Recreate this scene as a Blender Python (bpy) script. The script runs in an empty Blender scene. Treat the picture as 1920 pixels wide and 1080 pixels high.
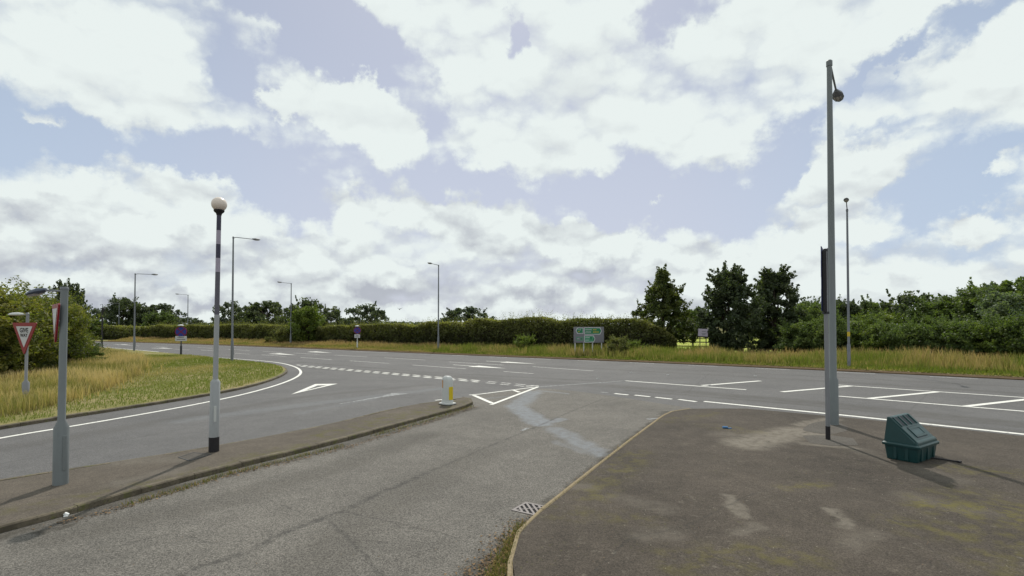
import bpy, bmesh, math, random
import numpy as np
from mathutils import Vector, Matrix
from mathutils.geometry import tessellate_polygon

R = math.radians
rng = np.random.default_rng(7)
random.seed(7)
sc = bpy.context.scene
COL = sc.collection

# ------------------------------------------------------------------ camera
CAM_H, F, HZ, PITCH = 2.8, 960.0, 612.0, R(1.1)
YC = HZ - F * math.tan(PITCH)
cam = bpy.data.cameras.new('camera')
cam.sensor_width = 36.0
cam.lens = 18.0
cam.shift_y = (YC - 540.0) / 1920.0
cam.clip_start = 0.1
cam.clip_end = 6000
camo = bpy.data.objects.new('camera', cam)
camo.location = (0, 0, CAM_H)
camo.rotation_euler = (R(90) + PITCH, 0, 0)
COL.objects.link(camo)
sc.camera = camo

# ------------------------------------------------------------------ light
SUN_AZ, SUN_EL = R(0.9), R(52)
SV = Vector((math.sin(SUN_AZ) * math.cos(SUN_EL), math.cos(SUN_AZ) * math.cos(SUN_EL), math.sin(SUN_EL)))
sl = bpy.data.lights.new('sun', 'SUN')
sl.energy = 3.1
sl.angle = R(0.6)
sl.color = (1.0, 0.95, 0.86)
so = bpy.data.objects.new('sun', sl)
so.rotation_euler = SV.to_track_quat('Z', 'Y').to_euler()
so.location = (0, 0, 50)
COL.objects.link(so)
sc.view_settings.view_transform = 'Standard'
sc.view_settings.look = 'None'
sc.view_settings.exposure = 0.0
sc.view_settings.gamma = 1.0
sc.view_settings.use_curve_mapping = False
sc.cycles.max_bounces = 5
sc.cycles.diffuse_bounces = 3
sc.cycles.glossy_bounces = 2
sc.cycles.transmission_bounces = 3


# ------------------------------------------------------------------ node helpers
class NT:
    def __init__(s, tree):
        s.t = tree

    def n(s, typ, ins=None, **props):
        nd = s.t.nodes.new(typ)
        for k, v in props.items():
            setattr(nd, k, v)
        for k, v in (ins or {}).items():
            sock = nd.inputs[k]
            if isinstance(v, bpy.types.NodeSocket):
                s.t.links.new(v, sock)
            elif v is not None:
                sock.default_value = v
        return nd

    def math(s, op, a, b=None, c=None, clamp=False):
        d = {0: a}
        if b is not None: d[1] = b
        if c is not None: d[2] = c
        return s.n('ShaderNodeMath', d, operation=op, use_clamp=clamp).outputs[0]

    def vmath(s, op, a, b=None, out=0):
        d = {0: a}
        if b is not None: d[1] = b
        return s.n('ShaderNodeVectorMath', d, operation=op).outputs[out]

    def vscale(s, a, f):
        return s.n('ShaderNodeVectorMath', {0: a, 3: f}, operation='SCALE').outputs[0]

    def smooth(s, v, lo, hi, a=0.0, b=1.0, interp='SMOOTHSTEP'):
        return s.n('ShaderNodeMapRange', {0: v, 1: lo, 2: hi, 3: a, 4: b}, interpolation_type=interp).outputs[0]

    def noise(s, vec, scale, detail=4.0, rough=0.55, out=0, dist=0.0):
        return s.n('ShaderNodeTexNoise', {'Vector': vec, 'Scale': scale, 'Detail': detail, 'Roughness': rough, 'Distortion': dist}).outputs[out]

    def mix(s, f, a, b):
        nd = s.n('ShaderNodeMix', {0: f}, data_type='RGBA')
        for i, v in ((6, a), (7, b)):
            if isinstance(v, bpy.types.NodeSocket): s.t.links.new(v, nd.inputs[i])
            else: nd.inputs[i].default_value = (v[0], v[1], v[2], 1)
        return nd.outputs[2]


# ------------------------------------------------------------------ sky
def pdir(px, py):
    x = (px - 960) / F
    u = -(py - YC) / F
    v = Vector((x, math.cos(PITCH) - math.sin(PITCH) * u, math.sin(PITCH) + math.cos(PITCH) * u))
    return v.normalized()


def build_world():
    w = bpy.data.worlds.new('World')
    sc.world = w
    w.use_nodes = True
    T = NT(w.node_tree)
    w.node_tree.nodes.clear()
    D = T.n('ShaderNodeTexCoord').outputs['Generated']
    w1 = T.vmath('SUBTRACT', T.noise(D, 5.0, 5, 0.6, 1), (0.5, 0.5, 0.5))
    w2 = T.vmath('SUBTRACT', T.noise(D, 19.0, 6, 0.65, 1), (0.5, 0.5, 0.5))
    Dw = T.vmath('ADD', D, T.vmath('ADD', T.vscale(w1, 0.16), T.vscale(w2, 0.085)))

    def blobsum(lst):
        tot = None
        for (px, py, rx, ry, tilt, amp) in lst:
            c = pdir(px, py)
            e1 = Vector((c.y, -c.x, 0)).normalized()
            e2 = c.cross(e1) * -1
            if e2.z < 0: e2 = -e2
            t = R(tilt)
            a1 = e1 * math.cos(t) + e2 * math.sin(t)
            a2 = e2 * math.cos(t) - e1 * math.sin(t)
            k = c.y * c.y            # image pixels to angle, roughly
            w_1, w_2 = rx / F * c.y ** 1.5, ry / F * c.y
            nd = T.n('ShaderNodeTexGradient', {'Vector': Dw}, gradient_type='SPHERICAL')
            tm = nd.texture_mapping
            tm.vector_type = 'TEXTURE'
            tm.translation = c
            tm.rotation = Matrix((a1, c, a2)).transposed().to_euler('XYZ')
            tm.scale = (w_1 * 1.3, 0.7, w_2 * 1.3)
            v = nd.outputs['Fac']
            tot = T.math('MULTIPLY', v, amp * 1.45) if tot is None else T.math('MULTIPLY_ADD', v, amp * 1.45, tot)
        return tot

    holes = [  # px, py, rx, ry, tilt(deg up to the right), amount
        (40, 240, 150, 90, -12, -1.0), (180, 290, 170, 55, -8, -1.0), (370, 300, 160, 50, -6, -1.0), (520, 330, 190, 80, -8, -1.0),
        (475, 165, 62, 60, -30, -1.0), (590, 130, 70, 50, -20, -.9), (690, 140, 130, 65, -18, -1.0), (800, 240, 50, 80, 10, -.8),
        (790, 330, 190, 60, -6, -1.0), (1000, 360, 190, 48, -3, -.95), (1200, 385, 190, 55, 6, -1.0), (1400, 370, 160, 60, 12, -1.0),
        (560, 395, 120, 35, -10, -.6), (1130, 340, 90, 40, 5, -.8), (1290, 415, 120, 40, 0, -.7),
        (1490, 260, 75, 42, 10, -.95), (1630, 228, 110, 25, 3, -.75), (1740, 320, 170, 75, 8, -1.0), (1860, 370, 130, 110, 8, -1.0),
        (1700, 440, 140, 50, 0, -.85), (1690, 90, 130, 22, 20, -.9), (1850, 40, 120, 35, 22, -.95), (1480, 320, 60, 40, 40, -.6),
        (1285, 15, 85, 55, 10, -1.3), (560, 10, 210, 45, -14, -1.2), (985, 70, 22, 45, 0, -.9), (1780, 500, 200, 30, 0, -.45),
        (630, 60, 90, 60, -20, -.6)]
    puffs = [
        (100, 245, 62, 20, -38, .95), (520, 220, 33, 26, 20, .9), (700, 240, 95, 62, -20, 1.1), (640, 170, 80, 40, -25, .8),
        (320, 340, 85, 42, -10, .9), (1590, 320, 95, 45, 15, 1.0), (1650, 330, 110, 40, 8, .8), (1830, 436, 72, 36, 0, 1.15),
        (1225, 399, 34, 9, 0, .8), (1600, 410, 100, 30, 5, .8), (1560, 285, 45, 45, 30, .5), (1910, 325, 35, 22, 0, .8),
        (850, 395, 150, 50, -4, .9), (660, 400, 60, 40, 0, .7), (1100, 445, 200, 30, 3, .6)]
    low = [  # flat grey bases and shaded bellies of the clouds
        (1110, 150, 80, 75, 5, .8), (875, 415, 85, 40, 0, .85), (330, 215, 90, 50, -10, .25), (60, 430, 170, 40, 0, .5),
        (150, 500, 260, 28, 0, .6), (500, 480, 200, 40, -4, .5), (800, 540, 240, 32, 0, .75), (1060, 500, 140, 30, 0, .4),
        (1120, 515, 40, 40, 0, .5), (560, 560, 340, 26, 0, .7), (200, 560, 240, 26, 0, .7), (1035, 255, 45, 25, 20, .4),
        (1400, 480, 200, 18, 0, .3), (1050, 560, 160, 22, 0, .6), (1560, 560, 300, 26, 0, .3), (100, 150, 130, 50, -15, .2),
        (1230, 540, 60, 50, 0, .5)]
    sep = T.n('ShaderNodeSeparateXYZ', {0: D})
    zz = T.math('MAXIMUM', sep.outputs[2], 0.0)
    # cumulus texture: fractal noise squashed vertically so banks lie flat toward the horizon
    def ctex(vec):
        v = T.vmath('MULTIPLY', vec, (1.0, 1.0, 1.9))
        a = T.noise(v, 3.4, 7, 0.6)
        vo = T.n('ShaderNodeTexVoronoi', {'Vector': T.vmath('ADD', v, T.vscale(w2, 0.05)), 'Scale': 9.0, 'Detail': 2.0, 'Roughness': 0.5}, feature='F1').outputs[0]
        b = T.math('SUBTRACT', 1.0, vo)
        return T.math('MULTIPLY_ADD', b, 0.5, T.math('MULTIPLY', a, 0.9))
    c0 = ctex(D)
    c1 = ctex(T.vmath('ADD', D, (0.0, 0.006, 0.022)))
    relief = T.math('SUBTRACT', c0, c1)
    dens = T.math('ADD', T.math('MULTIPLY_ADD', blobsum(holes), .76, blobsum(puffs)), T.math('MULTIPLY', T.math('SUBTRACT', c0, 0.78), 1.7))
    dens = T.math('ADD', dens, 1.10)
    mask = T.smooth(dens, -0.10, 0.62)
    edge = T.smooth(dens, 0.05, 0.9)
    shade = T.math('MULTIPLY_ADD', relief, 1.5, T.math('MULTIPLY', blobsum(low), -0.48))
    lowband = T.smooth(zz, 0.42, 0.10)          # bellies show most in the low, distant banks
    shade = T.math('MULTIPLY', shade, T.math('MULTIPLY_ADD', lowband, 0.85, 0.22))
    shade = T.math('MULTIPLY_ADD', edge, 0.12, shade)
    lit = T.smooth(shade, -0.58, 0.10, 0.0, 1.0, 'LINEAR')
    cloud = T.mix(lit, (0.47, 0.50, 0.555), (0.82, 0.885, 0.87))
    sky = T.n('ShaderNodeTexSky', None, sky_type='NISHITA', sun_disc=False, sun_elevation=SUN_EL, sun_rotation=SUN_AZ,
              air_density=1.0, dust_density=1.2, ozone_density=1.0, altitude=50)
    blue = T.vscale(sky.outputs[0], 0.075)
    veil = T.smooth(zz, 0.62, 0.10, 0.52, 0.85)
    side = T.smooth(T.math('ABSOLUTE', T.math('ADD', sep.outputs[0], 0.02)), 0.25, 0.75)
    blue = T.mix(veil, blue, T.mix(side, (0.615, 0.655, 0.775), (0.53, 0.635, 0.79)))
    col = T.mix(mask, blue, cloud)
    bg = T.n('ShaderNodeBackground', {'Color': col, 'Strength': 1.0})
    out = T.n('ShaderNodeOutputWorld', {'Surface': bg.outputs[0]})
    w.cycles.sampling_method = 'NONE'


build_world()


# ------------------------------------------------------------------ pixel <-> ground
def ray(px, py):
    x = (px - 960) / F
    u = -(py - YC) / F
    return Vector((x, math.cos(PITCH) - math.sin(PITCH) * u, math.sin(PITCH) + math.cos(PITCH) * u))


def G(px, py, z=0.0):
    r = ray(px, py)
    t = (z - CAM_H) / r.z
    return Vector((r.x * t, r.y * t, z))


def G2(px, py, z=0.0):
    g = G(px, py, z)
    return (g.x, g.y)


def ZAT(px, py, Y):
    """height of the point seen at this pixel when it stands at depth Y"""
    r = ray(px, py)
    return CAM_H + r.z * Y / r.y


def XAT(px, Y, z=2.8):
    return (px - 960) / F * Y


# ------------------------------------------------------------------ objects
def tag(o, label=None, cat=None, group=None, kind=None):
    if label: o['label'] = label
    if cat: o['category'] = cat
    if group: o['group'] = group
    if kind: o['kind'] = kind
    return o


def thing(name, label, cat, loc=(0, 0, 0), rz=0.0, group=None):
    o = bpy.data.objects.new(name, None)
    o.empty_display_size = 0.3
    o.location = loc
    o.rotation_euler = (0, 0, rz)
    COL.objects.link(o)
    return tag(o, label, cat, group)


def copy_tree(o, parent=None):
    c = o.copy()
    COL.objects.link(c)
    c.parent = parent
    for ch in [k for k in bpy.data.objects if k.parent == o]:
        copy_tree(ch, c)
    return c


class MB:
    def __init__(s):
        s.v = []; s.f = []; s.m = []; s.mats = []

    def _mi(s, mat):
        if mat not in s.mats: s.mats.append(mat)
        return s.mats.index(mat)

    def add(s, verts, faces, mat=None):
        b = len(s.v)
        s.v += [tuple(v) for v in verts]
        mi = s._mi(mat)
        for f in faces:
            s.f.append(tuple(b + i for i in f)); s.m.append(mi)
        return s

    def box(s, c, size, mat=None, rz=0.0, M=None):
        hx, hy, hz = size[0] / 2, size[1] / 2, size[2] / 2
        vs = [Vector((x, y, z)) for x in (-hx, hx) for y in (-hy, hy) for z in (-hz, hz)]
        if M is None: M = Matrix.Rotation(rz, 3, 'Z')
        vs = [M @ v + Vector(c) for v in vs]
        return s.add(vs, [(0, 1, 3, 2), (4, 6, 7, 5), (0, 4, 5, 1), (2, 3, 7, 6), (0, 2, 6, 4), (1, 5, 7, 3)], mat)

    def tube(s, pts, rad, mat=None, n=12, cap=True):
        pts = [Vector(p) for p in pts]
        if not isinstance(rad, (list, tuple)): rad = [rad] * len(pts)
        rings = []
        for i, p in enumerate(pts):
            d = (pts[min(i + 1, len(pts) - 1)] - pts[max(i - 1, 0)]).normalized()
            a = d.orthogonal().normalized() if i == 0 else (u_ - d * u_.dot(d)).normalized()
            u_ = a
            b = d.cross(a)
            rings.append([p + (a * math.cos(2 * math.pi * k / n) + b * math.sin(2 * math.pi * k / n)) * rad[i] for k in range(n)])
        vs = [v for r_ in rings for v in r_]
        fs = []
        for i in range(len(pts) - 1):
            for k in range(n):
                k2 = (k + 1) % n
                fs.append((i * n + k, i * n + k2, (i + 1) * n + k2, (i + 1) * n + k))
        if cap:
            fs.append(tuple(reversed(range(n))))
            fs.append(tuple((len(pts) - 1) * n + k for k in range(n)))
        return s.add(vs, fs, mat)

    def lathe(s, prof, c=(0, 0, 0), mat=None, n=20):
        vs = []; fs = []
        for (r_, z) in prof:
            for k in range(n):
                a = 2 * math.pi * k / n
                vs.append((c[0] + r_ * math.cos(a), c[1] + r_ * math.sin(a), c[2] + z))
        for i in range(len(prof) - 1):
            for k in range(n):
                k2 = (k + 1) % n
                fs.append((i * n + k, i * n + k2, (i + 1) * n + k2, (i + 1) * n + k))
        fs.append(tuple(reversed(range(n))))
        fs.append(tuple((len(prof) - 1) * n + k for k in range(n)))
        return s.add(vs, fs, mat)

    def poly(s, pts, z, mat=None, both=False):
        P = [Vector((p[0], p[1], 0)) for p in pts]
        tris = tessellate_polygon([P])
        vs = [(p.x, p.y, z) for p in P]
        fs = []
        for t in tris:
            a, b, c = (P[i] for i in t)
            if (b - a).cross(c - a).z < 0: t = (t[0], t[2], t[1])
            fs.append(tuple(t))
        return s.add(vs, fs, mat)

    def prism(s, pts, z0, z1, mat=None, bottom=False):
        area = sum(pts[i][0] * pts[(i + 1) % len(pts)][1] - pts[(i + 1) % len(pts)][0] * pts[i][1] for i in range(len(pts)))
        if area < 0: pts = list(reversed(pts))
        s.poly(pts, z1, mat)
        n = len(pts)
        vs = [(p[0], p[1], z0) for p in pts] + [(p[0], p[1], z1) for p in pts]
        s.add(vs, [(i, (i + 1) % n, n + (i + 1) % n, n + i) for i in range(n)], mat)
        return s

    def extrude_profile(s, prof, p0, axis_u, axis_v, axis_w, w0, w1, mat=None):
        """prof: 2D outline in (u,v); swept along w from w0 to w1"""
        n = len(prof)
        p0 = Vector(p0); U = Vector(axis_u); V = Vector(axis_v); W = Vector(axis_w)
        vs = [p0 + U * a + V * b + W * w0 for a, b in prof] + [p0 + U * a + V * b + W * w1 for a, b in prof]
        fs = [(i, (i + 1) % n, n + (i + 1) % n, n + i) for i in range(n)]
        fs += [tuple(reversed(range(n))), tuple(range(n, 2 * n))]
        return s.add(vs, fs, mat)

    def build(s, name, mat=None, parent=None, smooth=False, bevel=0.0, loc=None, segs=2):
        me = bpy.data.meshes.new(name)
        me.from_pydata(s.v, [], s.f)
        mats = [mat if m is None else m for m in s.mats]
        for m in mats: me.materials.append(m)
        me.polygons.foreach_set('material_index', s.m)
        bm = bmesh.new(); bm.from_mesh(me)
        bmesh.ops.remove_doubles(bm, verts=bm.verts, dist=1e-5)
        bmesh.ops.recalc_face_normals(bm, faces=bm.faces) if smooth or bevel else None
        bm.to_mesh(me); bm.free()
        if smooth:
            me.polygons.foreach_set('use_smooth', [True] * len(me.polygons))
            me.set_sharp_from_angle(angle=R(38))
        me.update()
        o = bpy.data.objects.new(name, me)
        COL.objects.link(o)
        if parent: o.parent = parent
        if loc: o.location = loc
        if bevel:
            b = o.modifiers.new('bevel', 'BEVEL'); b.width = bevel; b.segments = segs; b.limit_method = 'ANGLE'; b.angle_limit = R(35)
        return o


def mesh_np(name, verts, faces, mat, attrs=None, parent=None, smooth=False):
    me = bpy.data.meshes.new(name)
    verts = np.asarray(verts, dtype=np.float32); faces = np.asarray(faces, dtype=np.int32)
    k = faces.shape[1]
    me.vertices.add(len(verts)); me.vertices.foreach_set('co', verts.ravel())
    me.loops.add(faces.size); me.loops.foreach_set('vertex_index', faces.ravel())
    me.polygons.add(len(faces))
    me.polygons.foreach_set('loop_start', np.arange(0, faces.size, k, dtype=np.int32))
    for a, v in (attrs or {}).items():
        at = me.attributes.new(a, 'FLOAT', 'POINT')
        at.data.foreach_set('value', np.asarray(v, dtype=np.float32))
    if mat: me.materials.append(mat)
    me.update(); me.validate()
    if smooth: me.polygons.foreach_set('use_smooth', [True] * len(faces))
    o = bpy.data.objects.new(name, me)
    COL.objects.link(o)
    if parent: o.parent = parent
    return o


def resample(pts, step):
    pts = [Vector((p[0], p[1], 0)) for p in pts]
    L = [0]
    for a, b in zip(pts, pts[1:]): L.append(L[-1] + (b - a).length)
    n = max(1, round(L[-1] / step))
    out = []; j = 0
    for i in range(n + 1):
        t = L[-1] * i / n
        while j < len(pts) - 2 and L[j + 1] < t: j += 1
        k = (t - L[j]) / max(1e-9, L[j + 1] - L[j])
        out.append(pts[j].lerp(pts[j + 1], min(1, k)))
    return out


def smooth_poly(pts, it=2):
    """Chaikin corner cutting of an open polyline"""
    pts = [Vector((p[0], p[1])) for p in pts]
    for _ in range(it):
        q = [pts[0]]
        for a, b in zip(pts, pts[1:]):
            q += [a * .75 + b * .25, a * .25 + b * .75]
        q.append(pts[-1]); pts = q
    return [(p.x, p.y) for p in pts]


def inside(poly, x, y):
    r = np.zeros(len(x), bool)
    n = len(poly)
    j = n - 1
    for i in range(n):
        xi, yi = poly[i]; xj, yj = poly[j]
        c = ((yi > y) != (yj > y)) & (x < (xj - xi) * (y - yi) / ((yj - yi) if yj != yi else 1e-9) + xi)
        r ^= c
        j = i
    return r


def sample_poly(poly, n):
    xs = [p[0] for p in poly]; ys = [p[1] for p in poly]
    X = []; Y = []
    while len(X) < n:
        x = rng.uniform(min(xs), max(xs), n * 2); y = rng.uniform(min(ys), max(ys), n * 2)
        m = inside(poly, x, y)
        X += list(x[m]); Y += list(y[m])
    return np.array(X[:n]), np.array(Y[:n])


def vnoise(x, y, seed=0.0):
    def h(i, j):
        v = np.sin(i * 127.1 + j * 311.7 + seed * 74.7) * 43758.5453
        return v - np.floor(v)
    i = np.floor(x); j = np.floor(y); fx = x - i; fy = y - j
    fx = fx * fx * (3 - 2 * fx); fy = fy * fy * (3 - 2 * fy)
    return (h(i, j) * (1 - fx) + h(i + 1, j) * fx) * (1 - fy) + (h(i, j + 1) * (1 - fx) + h(i + 1, j + 1) * fx) * fy


def fbm2(x, y, seed=0.0, o=3):
    s = 0; a = .5; t = 0
    for k in range(o):
        s = s + a * vnoise(x * 2 ** k, y * 2 ** k, seed + k * 3.1); t += a; a *= .5
    return s / t


# ------------------------------------------------------------------ materials
def new_mat(name):
    m = bpy.data.materials.new(name)
    m.use_nodes = True
    m.node_tree.nodes.clear()
    return m, NT(m.node_tree)


def finish(T, col, rough=0.8, bump=None, bstr=0.3, bdist=0.01, spec=0.3, metal=0.0, coat=0.0):
    ins = {'Base Color': col if isinstance(col, bpy.types.NodeSocket) else (*col, 1), 'Roughness': rough, 'Specular IOR Level': spec, 'Metallic': metal, 'Coat Weight': coat}
    if bump is not None:
        ins['Normal'] = T.n('ShaderNodeBump', {'Height': bump, 'Strength': bstr, 'Distance': bdist}).outputs[0]
    p = T.n('ShaderNodeBsdfPrincipled', ins)
    T.n('ShaderNodeOutputMaterial', {0: p.outputs[0]})


def capsule_group():
    g = bpy.data.node_groups.new('soft_streak', 'ShaderNodeTree')
    for nm, ty in (('P', 'NodeSocketVector'), ('A', 'NodeSocketVector'), ('B', 'NodeSocketVector'), ('R0', 'NodeSocketFloat'), ('R1', 'NodeSocketFloat')):
        g.interface.new_socket(nm, in_out='INPUT', socket_type=ty)
    g.interface.new_socket('Mask', in_out='OUTPUT', socket_type='NodeSocketFloat')
    T = NT(g)
    i = T.n('NodeGroupInput').outputs
    pa = T.vmath('SUBTRACT', i['P'], i['A']); ba = T.vmath('SUBTRACT', i['B'], i['A'])
    h = T.math('DIVIDE', T.vmath('DOT_PRODUCT', pa, ba, out=1), T.vmath('DOT_PRODUCT', ba, ba, out=1), clamp=True)
    d = T.vmath('LENGTH', T.vmath('SUBTRACT', pa, T.vscale(ba, h)), out=1)
    m = T.smooth(d, i['R1'], i['R0'])
    T.n('NodeGroupOutput', {0: m})
    return g


CAPS = capsule_group()


def streaks(T, P, lst):
    """lst of (A, B, core radius, outer radius, amount); returns the strongest"""
    tot = None
    for (A, B, r0, r1, amt) in lst:
        nd = T.n('ShaderNodeGroup', None, node_tree=CAPS)
        T.t.links.new(P, nd.inputs['P'])
        nd.inputs['A'].default_value = (A[0], A[1], 0); nd.inputs['B'].default_value = (B[0], B[1], 0)
        nd.inputs['R0'].default_value = r0; nd.inputs['R1'].default_value = r1
        v = T.math('MULTIPLY', nd.outputs[0], amt)
        tot = v if tot is None else T.math('MAXIMUM', tot, v)
    return tot


def flatpos(T):
    p = T.n('ShaderNodeNewGeometry').outputs['Position']
    return T.vmath('MULTIPLY', p, (1, 1, 0))


def asphalt(name, dark, light, agg=0.5, cracks=None, pale=None, dirt=None, moss=None, mosscol=(.075, .075, .018), bump=0.5, palecol=(.27, .30, .34), rough=0.82, mottle=1.0, spots=0.0):
    m, T = new_mat(name)
    P = flatpos(T)
    wob = T.vmath('SUBTRACT', T.noise(P, 1.6, 5, 0.65, 1), (.5, .5, .5))
    Pw = T.vmath('ADD', P, T.vmath('MULTIPLY', T.vscale(wob, 0.55), (1, 1, 0)))
    wob2 = T.vmath('SUBTRACT', T.noise(P, 3.5, 5, 0.7, 1), (.5, .5, .5))
    Pc = T.vmath('ADD', P, T.vmath('MULTIPLY', T.vscale(wob2, 0.16), (1, 1, 0)))
    big = T.noise(P, 0.35, 6, 0.6)
    mid = T.noise(P, 2.2, 5, 0.65)
    fine = T.noise(P, 42.0, 3, 0.7)
    grit = T.n('ShaderNodeTexVoronoi', {'Vector': P, 'Scale': 75.0}).outputs['Color']
    gv = T.n('ShaderNodeSeparateColor', {0: grit}).outputs[0]
    f = T.math('MULTIPLY_ADD', big, .7 * mottle, T.math('MULTIPLY_ADD', mid, .45 * mottle, T.math('MULTIPLY', fine, .5)))
    f = T.smooth(f, .55 * (.45 + .55 * mottle), 1.05 * (.5 + .5 * mottle), 0, 1, 'LINEAR')
    c = T.mix(f, dark, light)
    sp = T.smooth(gv, .0, 1.0, 1 - agg, 1 + agg, 'LINEAR')
    c = T.vmath('MULTIPLY', c, T.n('ShaderNodeCombineXYZ', {0: sp, 1: sp, 2: sp}).outputs[0])
    if pale:
        pm = T.math('MULTIPLY', streaks(T, Pw, pale), T.smooth(T.noise(P, 5.0, 5, .7), .30, .62, .35, 1))
        c = T.mix(pm, c, palecol)
    if spots:
        sn = T.noise(P, 8.5, 5, .8)
        sm = T.math('MULTIPLY', T.smooth(sn, .54, .70), T.smooth(T.noise(P, .9, 4, .6), .40, .60))
        c = T.mix(T.math('MULTIPLY', sm, .75 * spots), c, (.165, .145, .118))
        sd = T.math('MULTIPLY', T.smooth(T.noise(P, 5.5, 6, .8), .44, .33), T.smooth(T.noise(P, .7, 4, .6), .60, .42))
        c = T.mix(T.math('MULTIPLY', sd, .8 * spots), c, (.020, .018, .013))
        mm = T.math('MULTIPLY', T.smooth(T.noise(P, 13.0, 5, .8), .56, .70), T.smooth(T.noise(P, 1.3, 5, .6), .46, .64))
        c = T.mix(T.math('MULTIPLY', mm, .8 * spots), c, (.080, .082, .020))
        peb = T.n('ShaderNodeTexVoronoi', {'Vector': P, 'Scale': 16.0, 'Randomness': 1.0})
        pm = T.math('MULTIPLY', T.math('LESS_THAN', peb.outputs[0], .11), T.math('GREATER_THAN', T.n('ShaderNodeSeparateColor', {0: peb.outputs[1]}).outputs[0], .93))
        c = T.mix(T.math('MULTIPLY', pm, spots), c, (.32, .29, .24))
    if dirt:
        dm = T.math('MULTIPLY', streaks(T, Pw, dirt), T.smooth(mid, .3, .65, .3, 1))
        c = T.mix(dm, c, (.035, .03, .022))
    if moss:
        mn = T.math('MULTIPLY', streaks(T, Pw, moss), T.smooth(T.noise(P, 3.2, 6, .7), .42, .66))
        c = T.mix(mn, c, mosscol)
    h = T.math('MULTIPLY_ADD', fine, .6, gv)
    if cracks:
        cm = T.math('MULTIPLY', streaks(T, Pc, cracks), T.smooth(T.noise(P, 5.5, 5, .75), .36, .62, .05, 1))
        c = T.mix(cm, c, (.028, .027, .026))
        h = T.math('SUBTRACT', h, T.math('MULTIPLY', cm, 2.0))
    finish(T, c, rough, h, bump, .006, spec=.25)
    return m


def chain(pts, r0, r1, amt, z=0.0):
    q = [G2(x, y, z) for x, y in pts]
    return [(q[i], q[i + 1], r0, r1, amt) for i in range(len(q) - 1)]


def paint(name, col, wear=0.35, scale=9.0, under=(.10, .10, .105)):
    m, T = new_mat(name)
    P = flatpos(T)
    n = T.noise(P, scale, 6, .75)
    g = T.noise(P, 60.0, 2, .6)
    f = T.smooth(T.math('MULTIPLY_ADD', g, .35, T.math('MULTIPLY', n, .8)), wear * .7 + .2, wear * .7 + .34)
    c = T.mix(f, under, T.mix(T.noise(P, 1.7, 3, .6), tuple(x * .82 for x in col), col))
    finish(T, c, .7, g, .25, .004)
    return m


def plain(name, col, rough=.5, var=.12, scale=6.0, metal=0.0, spec=.4, bump=0.08, dirt=0.25, coat=0.0):
    m, T = new_mat(name)
    P = T.n('ShaderNodeTexCoord').outputs['Object']
    n = T.noise(P, scale, 6, .65)
    s_ = T.n('ShaderNodeSeparateXYZ', {0: P})
    streak = T.noise(T.vmath('MULTIPLY', P, (14, 14, 1.2)), 1.0, 4, .6)
    lo = tuple(x * (1 - var) for x in col); hi = tuple(min(1, x * (1 + var)) for x in col)
    c = T.mix(n, lo, hi)
    dm = T.smooth(T.math('MULTIPLY', streak, n), .24, .42, 0, dirt)
    c = T.mix(dm, c, tuple(x * .45 + .02 for x in col))
    r_ = T.smooth(n, .2, .8, rough - .08, min(1, rough + .12), 'LINEAR')
    finish(T, c, r_, n, bump, .01, spec=spec, metal=metal, coat=coat)
    return m


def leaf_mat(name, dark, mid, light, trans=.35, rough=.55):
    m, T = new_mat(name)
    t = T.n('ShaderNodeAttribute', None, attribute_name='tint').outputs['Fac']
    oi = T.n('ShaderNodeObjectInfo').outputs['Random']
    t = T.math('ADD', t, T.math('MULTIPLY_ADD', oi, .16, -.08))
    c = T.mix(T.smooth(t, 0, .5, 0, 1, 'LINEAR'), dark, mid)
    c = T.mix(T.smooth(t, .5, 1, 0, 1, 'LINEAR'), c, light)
    p = T.n('ShaderNodeBsdfPrincipled', {'Base Color': c, 'Roughness': rough, 'Specular IOR Level': .3})
    tr = T.n('ShaderNodeBsdfTranslucent', {'Color': T.vmath('MULTIPLY', c, (1.5, 1.7, .6))})
    mx = T.n('ShaderNodeMixShader', {0: trans, 1: p.outputs[0], 2: tr.outputs[0]})
    T.n('ShaderNodeOutputMaterial', {0: mx.outputs[0]})
    return m


def grass_mat(name, root, green, straw, tip):
    m, T = new_mat(name)
    t = T.n('ShaderNodeAttribute', None, attribute_name='tint').outputs['Fac']
    h = T.n('ShaderNodeAttribute', None, attribute_name='h').outputs['Fac']
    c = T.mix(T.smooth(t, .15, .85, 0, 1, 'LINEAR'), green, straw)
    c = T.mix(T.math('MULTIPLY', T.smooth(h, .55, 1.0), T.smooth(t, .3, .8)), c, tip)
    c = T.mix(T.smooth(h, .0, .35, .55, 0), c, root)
    p = T.n('ShaderNodeBsdfPrincipled', {'Base Color': c, 'Roughness': .7, 'Specular IOR Level': .2})
    tr = T.n('ShaderNodeBsdfTranslucent', {'Color': T.vmath('MULTIPLY', c, (1.3, 1.35, .8))})
    mx = T.n('ShaderNodeMixShader', {0: .35, 1: p.outputs[0], 2: tr.outputs[0]})
    T.n('ShaderNodeOutputMaterial', {0: mx.outputs[0]})
    return m


def turf(name, cols, scale=.5):
    """ground under the grass: soil, green and straw patches"""
    m, T = new_mat(name)
    P = flatpos(T)
    a = T.noise(P, scale, 6, .65); b = T.noise(P, 7.0, 5, .75); d = T.noise(P, 38.0, 3, .7)
    c = T.mix(T.smooth(a, .36, .62), cols[0], cols[1])
    c = T.mix(T.smooth(b, .45, .72, 0, .7), c, cols[2])
    f = T.smooth(d, .2, .8, .55, 1.35, 'LINEAR')
    c = T.vmath('MULTIPLY', c, T.n('ShaderNodeCombineXYZ', {0: f, 1: f, 2: f}).outputs[0])
    finish(T, c, .95, d, .8, .04, spec=.1)
    return m


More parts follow.
